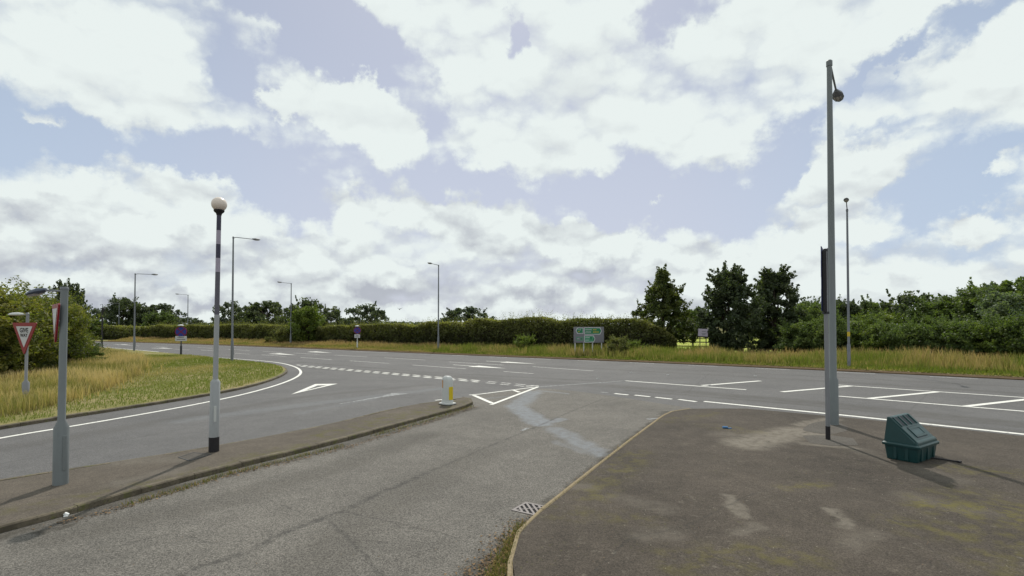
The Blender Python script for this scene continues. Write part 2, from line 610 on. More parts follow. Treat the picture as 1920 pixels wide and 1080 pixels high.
M = {}
M['grass_ground'] = turf('field_turf', ((.075, .085, .025), (.15, .125, .05), (.05, .06, .018)), .08)
M['field'] = turf('bright_pasture', ((.30, .37, .06), (.42, .43, .11), (.28, .34, .06)), .12)
M['soil'] = turf('verge_soil', ((.10, .068, .040), (.13, .09, .052), (.055, .042, .026)), .9)
M['mown'] = turf('mown_turf', ((.17, .18, .05), (.30, .25, .125), (.13, .14, .04)), .35)
M['kerb'] = None


def kerb_mat():
    m, T = new_mat('kerb_concrete')
    P = T.n('ShaderNodeNewGeometry').outputs['Position']
    n = T.noise(P, 2.5, 6, .7); k = T.noise(P, 22, 4, .7)
    c = T.mix(T.smooth(n, .3, .7), (.075, .062, .046), (.165, .138, .100))
    c = T.mix(T.smooth(k, .48, .7, 0, .7), c, (.05, .045, .03))
    c = T.mix(T.smooth(T.noise(P, 6.5, 5, .7), .5, .68, 0, .8), c, (.10, .105, .03))
    finish(T, c, .9, k, .5, .012)
    return m


M['kerb'] = kerb_mat()
M['edging'] = plain('pale_edging', (.25, .20, .125), .9, .45, 7.0, spec=.15, bump=.5, dirt=.6)

joint = [(343, 1077), (470, 1033), (547, 993), (642, 960), (700, 931), (790, 892), (880, 853), (1000, 803), (1070, 772), (1131, 748)]
branch = chain([(612, 972), (655, 1012), (700, 1062), (720, 1085)], .006, .06, .45) + chain([(655, 1012), (740, 1020)], .005, .04, .35) + \
    chain([(642, 960), (760, 985), (860, 1010)], .008, .035, .45) + chain([(505, 938), (560, 960)], .008, .03, .4) + chain([(400, 1020), (330, 1000), (240, 1020)], .008, .03, .35)
jc = chain(joint[:6], .012, .12, .62) + chain(joint[5:], .008, .07, .5)
pale = chain([(1000, 735), (968, 762)], .18, .55, .8) + chain([(968, 762), (1015, 795)], .22, .5, .9) + chain([(1010, 798), (1050, 786)], .08, .25, .8) + \
    chain([(1040, 805), (1130, 852)], .1, .42, .75) + chain([(1008, 732), (1062, 738)], .06, .2, .7) + chain([(905, 748), (965, 742)], .05, .2, .4) + chain([(1040, 828), (1110, 852)], .03, .2, .4)
tread = chain([(100, 1010), (420, 940), (620, 880), (800, 815)], .15, .6, .35) + chain([(900, 850), (700, 960), (560, 1075)], .15, .7, .3)
gutter = chain([(0, 1008), (130, 974), (240, 940), (400, 896), (600, 847), (800, 791), (890, 765)], .05, .28, .8) + \
    chain([(985, 980), (1080, 902), (1140, 853), (1250, 772)], .02, .16, .8) + chain([(960, 1030), (930, 1060), (900, 1090)], .1, .45, .9) + chain([(85, 998), (130, 985)], .05, .15, .9)
M['lane'] = asphalt('chipped_asphalt', (.080, .074, .066), (.162, .150, .133), .55, cracks=jc + branch, pale=pale + [(a, b, c, d, e) for a, b, c, d, e in []], dirt=gutter + tread, bump=.8, palecol=(.20, .215, .235))
mainpale = chain([(330, 790), (560, 760), (830, 728)], .1, .6, .35) + chain([(1000, 726), (1100, 718), (1300, 716)], .05, .3, .25) + chain([(560, 775), (700, 748)], .05, .3, .25)
maindark = chain([(1150, 724), (1500, 752), (1920, 796)], .2, .9, .45) + chain([(600, 690), (1000, 716), (1150, 724)], .2, 1.2, .3) + chain([(0, 842), (250, 800), (420, 770)], .1, .7, .3) + \
    chain([(560, 679), (800, 698), (1150, 716)], .1, .5, .35) + chain([(1180, 732), (1500, 758), (1920, 800)], .1, .4, .4) + chain([(1180, 741), (1500, 768), (1920, 810)], .05, .3, .3) + \
    chain([(700, 668), (1100, 690), (1500, 712), (1920, 738)], .1, .6, .35) + chain([(1250, 692), (1560, 707), (1920, 726)], .1, .5, .3) + chain([(300, 790), (560, 745), (800, 722)], .1, .5, .3)
mseam = chain([(560, 684), (900, 707), (1150, 723)], .008, .05, .5) + chain([(700, 664), (1200, 692), (1900, 735)], .008, .06, .45) + \
    chain([(0, 870), (300, 812), (560, 765), (760, 738)], .006, .04, .45) + chain([(1330, 700), (1290, 735)], .01, .06, .4) + chain([(1750, 728), (1690, 785)], .01, .06, .35)
M['main'] = asphalt('main_asphalt', (.076, .074, .075), (.130, .126, .125), .34, pale=mainpale, dirt=maindark, bump=.5, palecol=(.17, .185, .20), rough=.78, mottle=.9, cracks=mseam)
pz = .05
pvpale = chain([(1790 / 2 + 475, 0 + 1030), (1380, 1035)], .02, .25, 0.0)
pvpale = [(G2(*a, pz), G2(*b, pz), r0, r1, am) for a, b, r0, r1, am in [
    ((1400, 832), (1500, 808), .2, .8, .9), ((1480, 812), (1530, 814), .15, .45, .9), ((1500, 797), (1560, 786), .1, .4, .75), ((1510, 832), (1600, 840), .05, .3, .6), ((1360, 815), (1440, 825), .1, .6, .35), ((1365, 930), (1395, 968), .04, .16, .6), ((1560, 955), (1585, 985), .04, .18, .65),
    ((1200, 1005), (1260, 1000), .05, .3, .3), ((1040, 905), (1110, 915), .05, .3, .3), ((1590, 1020), (1640, 1000), .05, .3, .3),
    ((1600, 840), (1780, 900), .1, .5, .25), ((1380, 995), (1420, 985), .05, .2, .35), ((1150, 930), (1250, 955), .05, .35, .25), ((1700, 930), (1830, 960), .1, .4, .2)]]
pvmoss = [(G2(*a, pz), G2(*b, pz), r0, r1, am) for a, b, r0, r1, am in [
    ((1800, 880), (1930, 890), .1, .5, .7), ((1780, 950), (1930, 965), .2, .8, .85), ((1720, 985), (1900, 1010), .1, .7, .55), ((1480, 915), (1540, 905), .05, .3, .6),
    ((1340, 800), (1420, 810), .1, .7, .35), ((1200, 850), (1110, 930), .1, .5, .5), ((1290, 1050), (1500, 1040), .1, .6, .5), ((1050, 960), (1200, 975), .1, .5, .35), ((1830, 930), (1930, 1070), .2, .9, .45), ((1250, 790), (1340, 775), .1, .5, .4)]]
pvcr = chain([(1100, 1085), (1180, 1010), (1290, 985), (1400, 930), (1480, 905)], .004, .03, .45, pz) + chain([(1290, 985), (1330, 1040), (1440, 1075)], .004, .025, .4, pz) + \
    chain([(1180, 880), (1330, 870), (1480, 845), (1540, 838)], .004, .03, .4, pz) + chain([(1600, 930), (1720, 1000), (1800, 1085)], .004, .03, .4, pz)
M['pavement'] = asphalt('mossy_tarmac', (.027, .022, .0175), (.090, .074, .059), .42, pale=pvpale, moss=pvmoss, mosscol=(.115, .10, .024), bump=.4, palecol=(.19, .168, .138), rough=.9, mottle=1.0, spots=1.0, cracks=pvcr)
ipale = chain([(120, 870), (330, 860)], .1, .5, .25, .11) + chain([(230, 905), (330, 880)], .1, .4, .25, .11)
imoss = [(G2(*a, .13), G2(*b, .13), r0, r1, am) for a, b, r0, r1, am in [
    ((440, 858), (640, 818), .1, .35, .6), ((600, 815), (800, 768), .2, .6, .75), ((700, 790), (870, 752), .3, .7, .8), ((10, 955), (330, 892), .05, .3, .6), ((330, 890), (600, 825), .05, .3, .7)]]
icr = chain([(200, 905), (330, 868), (405, 850)], .005, .025, .3, .11) + chain([(0, 935), (180, 920), (330, 880)], .006, .03, .5, .11)
M['island'] = asphalt('island_tarmac', (.054, .045, .036), (.122, .102, .081), .3, pale=ipale, moss=imoss, mosscol=(.085, .078, .022), cracks=icr, bump=.35, palecol=(.18, .165, .14), rough=.9, spots=.7)
M['patch'] = asphalt('patched_tarmac', (.060, .053, .046), (.105, .094, .082), .3, bump=.4, rough=.88)
M['white_line'] = paint('white_road_paint', (.78, .77, .72), .30)
M['worn_line'] = paint('worn_road_paint', (.62, .61, .58), .40)
M['faint_line'] = paint('faint_road_paint', (.40, .41, .41), .46)
M['galv'] = plain('galvanised_steel', (.22, .225, .24), .5, .15, 4, metal=.25)
M['beacon_grey'] = plain('beacon_grey_white', (.32, .33, .34), .5, .12)
M['greygreen'] = plain('grey_green_paint', (.165, .182, .188), .5, .15, 4)
M['lampgrey'] = plain('lamp_column_grey', (.155, .165, .185), .5, .15, 3)
M['lantern_blue'] = plain('slate_blue_lantern', (.065, .078, .11), .45, .15)
M['dark_base'] = plain('dark_base_paint', (.03, .032, .036), .6, .2)
M['black'] = plain('black_paint', (.014, .012, .015), .55, .2)
M['white'] = plain('white_paint', (.72, .73, .72), .5, .08)
M['bollard_white'] = plain('bollard_white', (.52, .53, .52), .5, .1)
M['offwhite'] = plain('dull_white_paint', (.50, .51, .50), .5, .12)
M['globe'] = plain('beacon_globe', (.70, .61, .54), .35, .06, 5, dirt=.1)
M['red'] = plain('sign_red', (.23, .009, .016), .45, .12)
M['signwhite'] = plain('sign_white', (.50, .50, .53), .45, .06)
M['signgrey'] = plain('sign_back_grey', (.165, .165, .185), .55, .1)
M['signgreen'] = plain('sign_green', (.012, .165, .07), .45, .1)
M['signpale'] = plain('sign_pale_green', (.07, .26, .15), .45, .1)
M['signyellow'] = plain('sign_yellow', (.55, .40, .03), .5, .1)
M['blue'] = plain('sign_blue', (.018, .040, .26), .45, .1)
M['dusk_red'] = plain('clearway_red', (.17, .010, .05), .45, .1)
M['blue_dark'] = plain('dark_sign_blue', (.010, .018, .085), .45, .1)
M['yellow'] = plain('bollard_yellow', (.62, .46, .01), .4, .1)
M['orange'] = plain('reflector_orange', (.50, .20, .03), .4, .1)
M['bin'] = plain('bin_green_plastic', (.005, .040, .042), .40, .15, 3, spec=.5, dirt=.2)
M['bin_dark'] = plain('bin_recess_shade', (.008, .014, .022), .6, .2)  # shade of the lid grooves and panel gap put into a dark colour
M['bin_panel'] = plain('bin_panel_plastic', (.015, .060, .066), .38, .12, 3, spec=.5)
M['iron'] = plain('cast_iron', (.17, .15, .145), .5, .2, 30, metal=.1)
M['void'] = plain('drain_shade', (.006, .006, .008), .9)
M['wood'] = plain('weathered_wood', (.055, .045, .035), .85, .3, 4)
M['bark'] = plain('bark', (.055, .042, .032), .9, .35, 9, bump=.6)
M['stem'] = plain('hedge_stems', (.060, .050, .034), .95, .4, 5, bump=.6)
M['lens'] = plain('lamp_lens', (.42, .40, .38), .25, .05)
M['litter_blue'] = plain('blue_plastic', (.05, .16, .34), .4)
M['feather'] = plain('feather_dark', (.02, .02, .022), .8)

M['leaf_hedge'] = leaf_mat('hedge_leaves', (.052, .060, .024), (.125, .132, .046), (.215, .205, .078), .40)
M['leaf_dark'] = leaf_mat('dark_tree_leaves', (.032, .046, .026), (.068, .088, .046), (.145, .160, .092), .36)
M['leaf_cone'] = leaf_mat('conical_tree_leaves', (.030, .044, .015), (.068, .086, .026), (.155, .16, .048), .38)
M['leaf_mid'] = leaf_mat('tree_leaves', (.042, .064, .024), (.10, .136, .046), (.20, .235, .085), .40)
M['leaf_grey'] = leaf_mat('pale_willow_leaves', (.060, .085, .055), (.12, .155, .10), (.21, .24, .15), .38)
M['leaf_light'] = leaf_mat('bright_tree_leaves', (.060, .085, .020), (.125, .165, .036), (.23, .25, .065), .42)
M['leaf_far'] = leaf_mat('far_tree_leaves', (.042, .058, .044), (.070, .090, .060), (.12, .138, .078), .32)  # leaf colours lightened to stand in for haze over the distance
M['leaf_bush'] = leaf_mat('roadside_bush_leaves', (.050, .064, .022), (.120, .135, .036), (.28, .25, .075), .42)
M['tall_far'] = grass_mat('far_verge_grass', (.06, .065, .02), (.15, .19, .032), (.38, .29, .135), (.42, .285, .15))
M['tall_near'] = grass_mat('dry_tall_grass', (.10, .085, .03), (.20, .205, .06), (.46, .36, .17), (.56, .44, .25))
M['short_grass'] = grass_mat('short_grass', (.10, .105, .035), (.17, .205, .045), (.38, .31, .15), (.40, .33, .16))
M['weed'] = grass_mat('kerb_weeds', (.05, .04, .02), (.09, .12, .025), (.24, .18, .08), (.28, .20, .09))


def litter_mat():
    m, T = new_mat('dead_leaf_litter')
    t = T.n('ShaderNodeAttribute', None, attribute_name='tint').outputs['Fac']
    c = T.mix(t, (.05, .035, .02), (.24, .15, .075))
    finish(T, c, .9)
    return m


M['litter'] = litter_mat()

# ------------------------------------------------------------------ ground, roads
def struct(name, mb, mat=None, **k):
    return tag(mb.build(name, mat, **k), kind='structure')


g = MB(); S = 2500
n_ = 24
g.add([(-S, -S, -.06), (S, -S, -.06), (S, S, -.06), (-S, S, -.06)], [(0, 1, 2, 3)])
struct('ground', g, M['grass_ground'])

EDGE = [(-420, 104), (-300, 113), (-200, 116), (-140, 112), (-100, 103.5), (-78, 95.5), (-56, 83.5), (-38, 72.5), (-20.4, 60.8), (-2, 48.0), (11, 39.3), (19.4, 32.9), (26.6, 26.8), (60, -4), (110, -50)]
EDGE = smooth_poly(EDGE, 2)
g = MB().poly(EDGE + [(110, -120), (-420, -120)], 0.0)
struct('main_road', g, M['main'])

# our lane: chip-surfaced side road, tied in along the give-way line
lane = [G2(865, 745), G2(1008, 727), G2(1075, 733), G2(1150, 743), G2(1240, 757), G2(1300, 766), G2(1320, 790), (7.5, 14), (7.0, 9), (4, 5), (3, -40), (-30, -40), (-16, -6), G2(0, 940), G2(400, 860), G2(700, 792)]
g = MB().poly(smooth_poly(lane[:6], 1) + lane[6:], 0.004)
struct('side_road', g, M['lane'])


def offset_poly(pts, d):
    """open polyline shifted to its left by d"""
    out = []
    for i, p in enumerate(pts):
        a = Vector(pts[max(0, i - 1)]); b = Vector(pts[min(len(pts) - 1, i + 1)])
        t = (b - a).normalized()
        out.append((p[0] - t.y * d, p[1] + t.x * d))
    return out


def kerb(name, pts, w, h, mat, stone=.91, side=1, gap=.008, jit=.006, z0=-.05):
    """run of kerb stones along pts; the stones lie to the left (side=1) of the run"""
    P = resample(pts, stone)
    mb = MB()
    for a, b in zip(P, P[1:]):
        t = (b - a)
        L = t.length
        if L < .05: continue
        t /= L
        nrm = Vector((-t.y, t.x, 0)) * side
        ca = a + t * gap / 2; cb = b - t * gap / 2
        hh = h + random.uniform(-jit, jit)
        q = [ca, cb, cb + nrm * w, ca + nrm * w]
        off = nrm * random.uniform(-jit, jit)
        prof = [(0, z0), (0, hh - .02), (.02, hh), (w, hh), (w, z0)]
        vs = [ca + off + nrm * x + Vector((0, 0, z)) for x, z in prof] + [cb + off + nrm * x + Vector((0, 0, z)) for x, z in prof]
        n = len(prof)
        fs = [(i, (i + 1) % n, n + (i + 1) % n, n + i) for i in range(n)] + [tuple(range(n - 1, -1, -1)), tuple(range(n, 2 * n))]
        mb.add(vs, fs)
    o = mb.build(name, mat)
    bm = bmesh.new(); bm.from_mesh(o.data); bmesh.ops.recalc_face_normals(bm, faces=bm.faces); bm.to_mesh(o.data); bm.free()
    return tag(o, kind='structure')


# splitter island
IH = .105
near = [(-11, -8), (-8.6, 1.5)] + [G2(x, y) for x, y in [(0, 998), (130, 966), (240, 933), (400, 889), (600, 841), (720, 808), (800, 785), (850, 772), (878, 764)]]
nose = [G2(x, y) for x, y in [(890, 757), (884, 751), (868, 748.5)]]
far = [G2(x, y, IH) for x, y in [(850, 749), (790, 755), (720, 769), (650, 787), (550, 808), (400, 836), (200, 867), (0, 898)]] + [(-12.5, 5.0), (-18, -8)]
isl = smooth_poly(near + nose, 2) + smooth_poly(far, 1)
g = MB().prism(offset_poly(isl, .06), -.05, IH - .004)
struct('traffic_island', g, M['island'])
kerb('island_kerb', smooth_poly(near + nose + far, 2), .125, IH, M['kerb'], side=1)

# pavement on the right
PH = .05
pk = [(2.0, -14), (-.4, 2.0), (-.02, 4.6)] + [G2(x, y, PH) for x, y in [(967, 1085), (960, 1052), (962, 1030), (972, 1005), (988, 983), (1004, 968), (1025, 952), (1080, 908), (1140, 859), (1200, 813), (1240, 783), (1254, 774), (1270, 769), (1295, 766.5)]]
pfar = [G2(x, y, PH) for x, y in [(1330, 766), (1400, 766), (1500, 775), (1600, 784), (1700, 794), (1820, 807), (1920, 818)]] + [(22, 4.5), (40, -14)]
pav = smooth_poly(pk, 2) + pfar
g = MB().prism(pav, -.05, PH)
struct('pavement', g, M['pavement'])
kerb('pavement_kerb', smooth_poly(pk, 2), .062, PH + .010, M['edging'], side=1, gap=.004, jit=.003)

# left verge
vk = [(-24, -30), (-17.5, 0), (-15.2, 8)] + [G2(x, y) for x, y in [(0, 806), (150, 781), (300, 758), (400, 741), (470, 727), (520, 711), (541, 699), (536, 690), (510, 684), (470, 679), (440, 676), (335, 665), (250, 657.5), (185, 652.5)]] + [(-75, 74), (-110, 86), (-160, 93), (-420, 85)]
VH = .10
vks = smooth_poly(vk, 2)
g = MB().prism(offset_poly(vks, .1) + [(-420, -60), (-60, -60)], -.05, VH)
struct('grass_verge', g, M['mown'])
kerb('verge_kerb', vks[:60], .125, VH + .005, M['kerb'], side=1)

# far verge: soil lip at the tarmac, turf behind it
lip0 = EDGE[6:]
lip1 = offset_poly(lip0, .9)
g = MB()
def band(mb, a, b, za, zb, mat=None):
    vs = [(p[0], p[1], za) for p in a] + [(p[0], p[1], zb) for p in b]
    n = len(a)
    mb.add(vs, [(i, i + 1, n + i + 1, n + i) for i in range(n - 1)], mat)
band(g, lip0, lip0, -.05, .05); band(g, lip0, lip1, .05, .10)
struct('road_edge_soil', g, M['soil'])
g = MB()
v2 = offset_poly(lip0, 10.5)
band(g, lip1, v2, .095, .12)
struct('far_verge', g, M['mown'])
g = MB().poly([(3, 66), (20, 54), (60, 40), (150, 70), (150, 128), (3, 128)], .02)
struct('pasture', g, M['field'])


# ------------------------------------------------------------------ road markings
def strip_px(mb, pts, w, z, mat=None, widths=None):
    P = [Vector((*G2(x, y), 0)) for x, y in pts] if not isinstance(pts[0], Vector) else pts
    vs = []
    for i, p in enumerate(P):
        t = (P[min(i + 1, len(P) - 1)] - P[max(0, i - 1)]).normalized()
        nr = Vector((-t.y, t.x, 0))
        ww = (widths[i] if widths else w) / 2
        vs += [p + nr * ww + Vector((0, 0, z)), p - nr * ww + Vector((0, 0, z))]
    fs = [(2 * i, 2 * i + 1, 2 * i + 3, 2 * i + 2) for i in range(len(P) - 1)]
    # keep the face upward
    a, b, c = vs[0], vs[1], vs[3]
    if (b - a).cross(c - a).z < 0: fs = [tuple(reversed(f)) for f in fs]
    mb.add(vs, fs, mat)


def smooth_px(pts, it=2):
    return [Vector((x, y, 0)) for x, y in smooth_poly([G2(*p) for p in pts], it)]


ZM, ZL = .005, .009
mk = MB()
# edge line round the left verge
strip_px(mk, smooth_px([(-120, 846), (0, 821), (150, 797), (300, 771), (400, 752), (470, 736.5), (527, 720), (558, 707), (566, 697.5), (557, 688.5), (528, 680.5), (487, 676), (403, 670.3), (320, 662.3), (250, 655.3), (185, 650.2)]), .15, ZM)
# edge line on the right
strip_px(mk, [(1320, 752.8), (1600, 780.5), (1920, 814.5), (2100, 834)], .21, ZM)
for a, b in [((1272, 749), (1306, 753.3)), ((1229, 745), (1260, 748.5)), ((1190, 741), (1219, 744)), ((1152, 738), (1178, 740.6))]:
    strip_px(mk, [a, b], .18, ZM)
# hatched area on the right
strip_px(mk, [(1172, 714), (1399, 730.8)], .18, ZM)
for a, b in [((1316, 723), (1426, 714.3)), ((1466, 735), (1597, 723.8)), ((1628, 747.5), (1757, 735)), ((1811, 762), (1930, 748.5)), ((2010, 781), (2150, 764))]:
    strip_px(mk, [a, b], .23, ZM + .003)
strip_px(mk, [(1568, 721.8), (1919, 745.3), (2150, 761)], .18, ZM)
strip_px(mk, [(1568, 742.5), (1919, 771.2), (2150, 790)], .19, ZM)
# ghost triangle ahead of the island
strip_px(mk, [(880, 741), (900, 739.3), (1000, 726.5)], .13, ZL)
strip_px(mk, [(921, 759), (1009, 725.5)], .15, ZL)
strip_px(mk, [(888, 741.5), (923, 756.5)], .17, ZL + .003)
strip_px(mk, [(963, 732), (974, 736)], .15, ZL + .003)
strip_px(mk, [(816, 751), (848, 747.5)], .12, ZL)
# give way triangle
def ring(mb, outer, inner, z, mat=None):
    o_ = [G(*p) for p in outer]; i_ = [G(*p) for p in inner]
    n = len(o_)
    vs = [(p.x, p.y, z) for p in o_] + [(p.x, p.y, z) for p in i_]
    fs = []
    for i in range(n):
        j = (i + 1) % n
        f = (i, j, n + j, n + i)
        a, b, c = Vector(vs[f[0]]), Vector(vs[f[1]]), Vector(vs[f[2]])
        if (b - a).cross(c - a).z < 0: f = tuple(reversed(f))
        fs.append(f)
    mb.add(vs, fs, mat)
ring(mk, [(546, 739.5), (591, 720.2), (633, 719.6)], [(572, 732.5), (595.5, 722.8), (613, 722.4)], ZM)
# lane dashes on the main road
dash = [((563, 670.2), (622, 674.3)), ((656, 676.5), (730, 681.4)), ((774, 684.5), (874, 691.6)), ((944, 696.6), (1000, 700.7)),
        ((490, 665.2), (537, 668.4)), ((440, 662.3), (468, 664.2)), ((627, 665.8), (688, 669.3)), ((721, 670.8), (797, 675.2)), ((842, 678.6), (944, 684.6)),
        ((999, 687.6), (1113, 695.6)), ((550, 661.7), (599, 664.7)), ((492, 658.8), (528, 661.0)), ((427, 655), (468, 657.3)), ((377, 656.3), (401, 658.1)), ((327, 654.8), (355, 656.4)),
        ((370, 651.6), (400, 653.1)), ((290, 649.5), (315, 650.8)), ((240, 647.5), (262, 648.7))]
wl = MB()
for a, b in dash:
    strip_px(wl, [a, b], .17, ZM)
# arrows
def arrow(mb, a, b, hw=.42, hl=2.6, z=ZM):
    A = G(*a); B = G(*b)
    t = (B - A).normalized(); nr = Vector((-t.y, t.x, 0))
    def q(l, s_, base): return (base + t * l + nr * s_)
    L = (B - A).length
    vs = [q(0, .07, A), q(0, -.07, A), q(L - hl, -.09, A), q(L - hl, .09, A), q(L - hl, hw, A), q(L - hl, -hw, A), q(L, 0, A)]
    vs = [(v.x, v.y, z) for v in vs]
    mb.add(vs, [(0, 1, 2, 3), (4, 5, 6)])
arrow(mk, (850, 684), (949, 690.8), .55, 3.0)
arrow(mk, (912, 677.1), (1006, 682.4), .45, 3.2)
arrow(mk, (519, 663.4), (556, 665.9), .6, 4.5)
arrow(mk, (581, 659.3), (622, 661.6), .6, 4.0)
arrow(wl, (300, 652.7), (326, 654.2), .8, 5)
arrow(wl, (228, 646.2), (246, 647.2), .8, 5)
# far edge dashes, 0.9 m in from the soil lip
E2 = resample(offset_poly(lip0, -.75), .5)
for i in range(20, len(E2) - 5, 9):
    p = E2[i]
    if -12 < p.x < 60:
        strip_px(wl, [E2[i], E2[i + 2], E2[i + 4]], .15, ZM)
seg = [p for p in E2 if p.x <= -13]
strip_px(wl, seg, .16, ZM)
# faded arrow in the left lane
fl = MB()
P0 = [Vector((*G2(x, y), 0)) for x, y in [(631, 758.5), (690, 748.5), (742, 740)]]
strip_px(fl, P0, .1, ZM, widths=[.05, .22, .30])
v_ = [G(*p) for p in [(705, 746.5), (735, 737.3), (768, 738.2)]]
fl.add([(p.x, p.y, ZM + .002) for p in v_], [(0, 2, 1)])
strip_px(fl, [(1010, 725.5), (1100, 719.3), (1172, 714)], .14, ZM)
strip_px(fl, [(1126, 735.3), (1141, 736.8)], .14, ZM)
strip_px(fl, [(1214, 786.5), (1238, 784.5)], .16, ZL)
strip_px(fl, [(978, 808), (990, 803)], .1, ZL)
# double dashed give way line
def dashes(mb, a, b, w=.2, on=.58, off=.32, z=ZL, phase=0.0):
    A = G(*a); B = G(*b); L = (B - A).length; t = (B - A).normalized(); s_ = phase
    while s_ < L:
        p0 = A + t * s_; p1 = A + t * min(L, s_ + on)
        p0.z = p1.z = 0
        strip_px(mb, [p0, p1], w, z)
        s_ += on + off
dashes(mk, (556, 684.3), (905, 714.6), w=.21)
dashes(mk, (560, 686.5), (897, 716.6), w=.21, phase=.3)
dashes(wl, (912, 715.3), (1000, 723.2), w=.19, phase=.1)
dashes(wl, (905, 717.4), (985, 725.0), w=.19, phase=.25)
strip_px(mk, [(986, 724.4), (1010, 724.0)], .18, ZL + .004)
struct('road_markings', mk, M['white_line'])
struct('worn_road_markings', wl, M['worn_line'])
struct('faded_road_markings', fl, M['faint_line'])

# darker tarmac patches round the posts on the pavement
g = MB().poly(smooth_poly([G2(x, y, PH) for x, y in [(1590, 800), (1568, 790), (1545, 789), (1520, 794), (1506, 803), (1506, 808), (1530, 812), (1560, 815), (1588, 808)]], 1), PH + .004)
g.poly([G2(x, y, PH) for x, y in [(1504, 817), (1530, 816), (1562, 817), (1600, 822), (1610, 835), (1560, 836), (1519, 831)]], PH + .004)
struct('pavement_patch', g, M['patch'])


# ------------------------------------------------------------------ foliage
def rand_dirs(n):
    v = rng.normal(size=(n, 3)); return v / np.linalg.norm(v, axis=1, keepdims=True)


def leaf_quads(C, size, tint, up=0.35, aspect=.62):
    """one rhombic leaf (or small spray of leaves) per centre"""
    n = len(C)
    nr = rand_dirs(n); nr[:, 2] += up; nr /= np.linalg.norm(nr, axis=1, keepdims=True)
    a = np.cross(nr, rand_dirs(n)); a /= np.linalg.norm(a, axis=1, keepdims=True) + 1e-9
    b = np.cross(nr, a)
    s = np.asarray(size).reshape(-1, 1) * np.ones((n, 1))
    bend = nr * s * .18
    V = np.empty((n, 4, 3))
    V[:, 0] = C - a * s; V[:, 1] = C + b * s * aspect + bend; V[:, 2] = C + a * s; V[:, 3] = C - b * s * aspect + bend
    Fc = np.arange(n * 4).reshape(n, 4)
    return V.reshape(-1, 3), Fc, np.repeat(tint, 4)


def tree_mesh(seed, h, rx, base, shape='round', clumps=60, per=110, leaf=.17, clump_r=.75, gap=.0, lean=0.0, light_top=.35, shoots=0):
    """returns arrays of leaf quads and a limb builder for a tree at the origin"""
    global rng
    keep = rng; rng = np.random.default_rng(seed)
    rd = random.Random(seed)
    cs = []
    ch = h - base
    tries = 0
    while len(cs) < clumps and tries < 20000:
        tries += 1
        t = rng.uniform(0, 1)
        if shape == 'cone': r = rx * min(1.0, (1.02 - t) ** 1.0 * 1.10) * (.75 + .25 * min(1, t * 8))
        elif shape == 'pyr': r = rx * min(1.0, (1.05 - t) ** .55 * 1.05) * (.32 + .68 * min(1, t * 3.2))
        elif shape == 'egg': r = rx * math.sin(math.pi * min(.97, max(.06, (t * .9 + .1)) ** .8)) ** .6
        elif shape == 'open': r = rx * math.sin(math.pi * (t * .88 + .08)) ** .5
        else: r = rx * math.sqrt(max(0.02, 1 - (2 * (t * .86 + .10) - 1) ** 2))
        a = rng.uniform(0, 2 * math.pi); q = math.sqrt(rng.uniform(.12, 1))
        wob = .78 + .40 * vnoise(np.array([a * 1.6 + seed]), np.array([t * 3.5]))[0]
        p = np.array([r * q * wob * math.cos(a), r * q * wob * math.sin(a), base + ch * t * (.94 + .10 * (wob - .95))])
        if gap and vnoise(np.array([p[0] * .55 + p[1] * .2 + seed]), np.array([p[2] * .55]))[0] < gap: continue
        cs.append(p)
    cs = np.array(cs)
    V = []; Fs = []; Tn = []; off = 0
    for i, c in enumerate(cs):
        cr = clump_r * rng.uniform(.55, 1.25)
        n = int(per * rng.uniform(.6, 1.4))
        d = rand_dirs(n) * (rng.uniform(0, 1, (n, 1)) ** .45) * cr
        d[:, 2] *= .72
        C = c + d
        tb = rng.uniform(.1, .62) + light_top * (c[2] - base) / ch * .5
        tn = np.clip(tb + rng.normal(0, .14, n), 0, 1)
        v, f, t_ = leaf_quads(C, leaf * rng.uniform(.6, 1.35, n), tn)
        V.append(v); Fs.append(f + off); Tn.append(t_); off += len(v)
    if shoots:
        rad = np.hypot(cs[:, 0], cs[:, 1]); sc_o = rad / rx + (cs[:, 2] - base) / ch * .9
        top = np.argsort(-sc_o)[: max(8, len(cs) // 2)]
        for k in range(shoots):
            c = cs[rng.choice(top)]
            d = np.array([c[0], c[1], 0]) / (np.hypot(c[0], c[1]) + .3) * rng.uniform(.2, .9) + np.array([0, 0, rng.uniform(.3, 1.1)]) + rng.normal(0, .2, 3)
            d /= np.linalg.norm(d)
            ln_ = clump_r + rng.uniform(.3, 1.0)
            q = rng.uniform(.3, 1, (42, 1))
            C = c + d * ln_ * q + rng.normal(0, 1, (42, 3)) * .14 * (1.25 - q)
            v, f, t_ = leaf_quads(C, leaf * .85 * rng.uniform(.6, 1.2, 42), np.clip(rng.normal(.45, .18, 42), 0, 1))
            V.append(v); Fs.append(f + off); Tn.append(t_); off += len(v)
    rng = keep
    tr = MB()
    r0 = .020 * h + .04
    tp = Vector((lean * h * .4, 0, base + ch * .72))
    tr.tube([(0, 0, -.1), (rd.uniform(-.05, .05), rd.uniform(-.05, .05), base * .55), tp * .55 + Vector((0, 0, .0)), tp], [r0 * 1.25, r0, r0 * .7, r0 * .2], n=8)
    for c in cs[:: max(1, len(cs) // 26)]:
        z0 = min(tp.z * .95, max(base * .5, c[2] - .25 * ch - .3))
        k = z0 / tp.z
        st = Vector((tp.x * k, 0, z0))
        md = st.lerp(Vector(c), .55) + Vector((0, 0, .12 * ch * .4))
        tr.tube([st, md, Vector(c)], [r0 * .38, r0 * .22, r0 * .07], n=5, cap=False)
    return np.concatenate(V), np.concatenate(Fs), np.concatenate(Tn), tr


TREE_PROTO = {}


def proto(key, mat, **kw):
    V, Fc, Tn, tr = tree_mesh(**kw)
    TREE_PROTO[key] = (V, Fc, Tn, tr, mat)
    return key


MESH_CACHE = {}


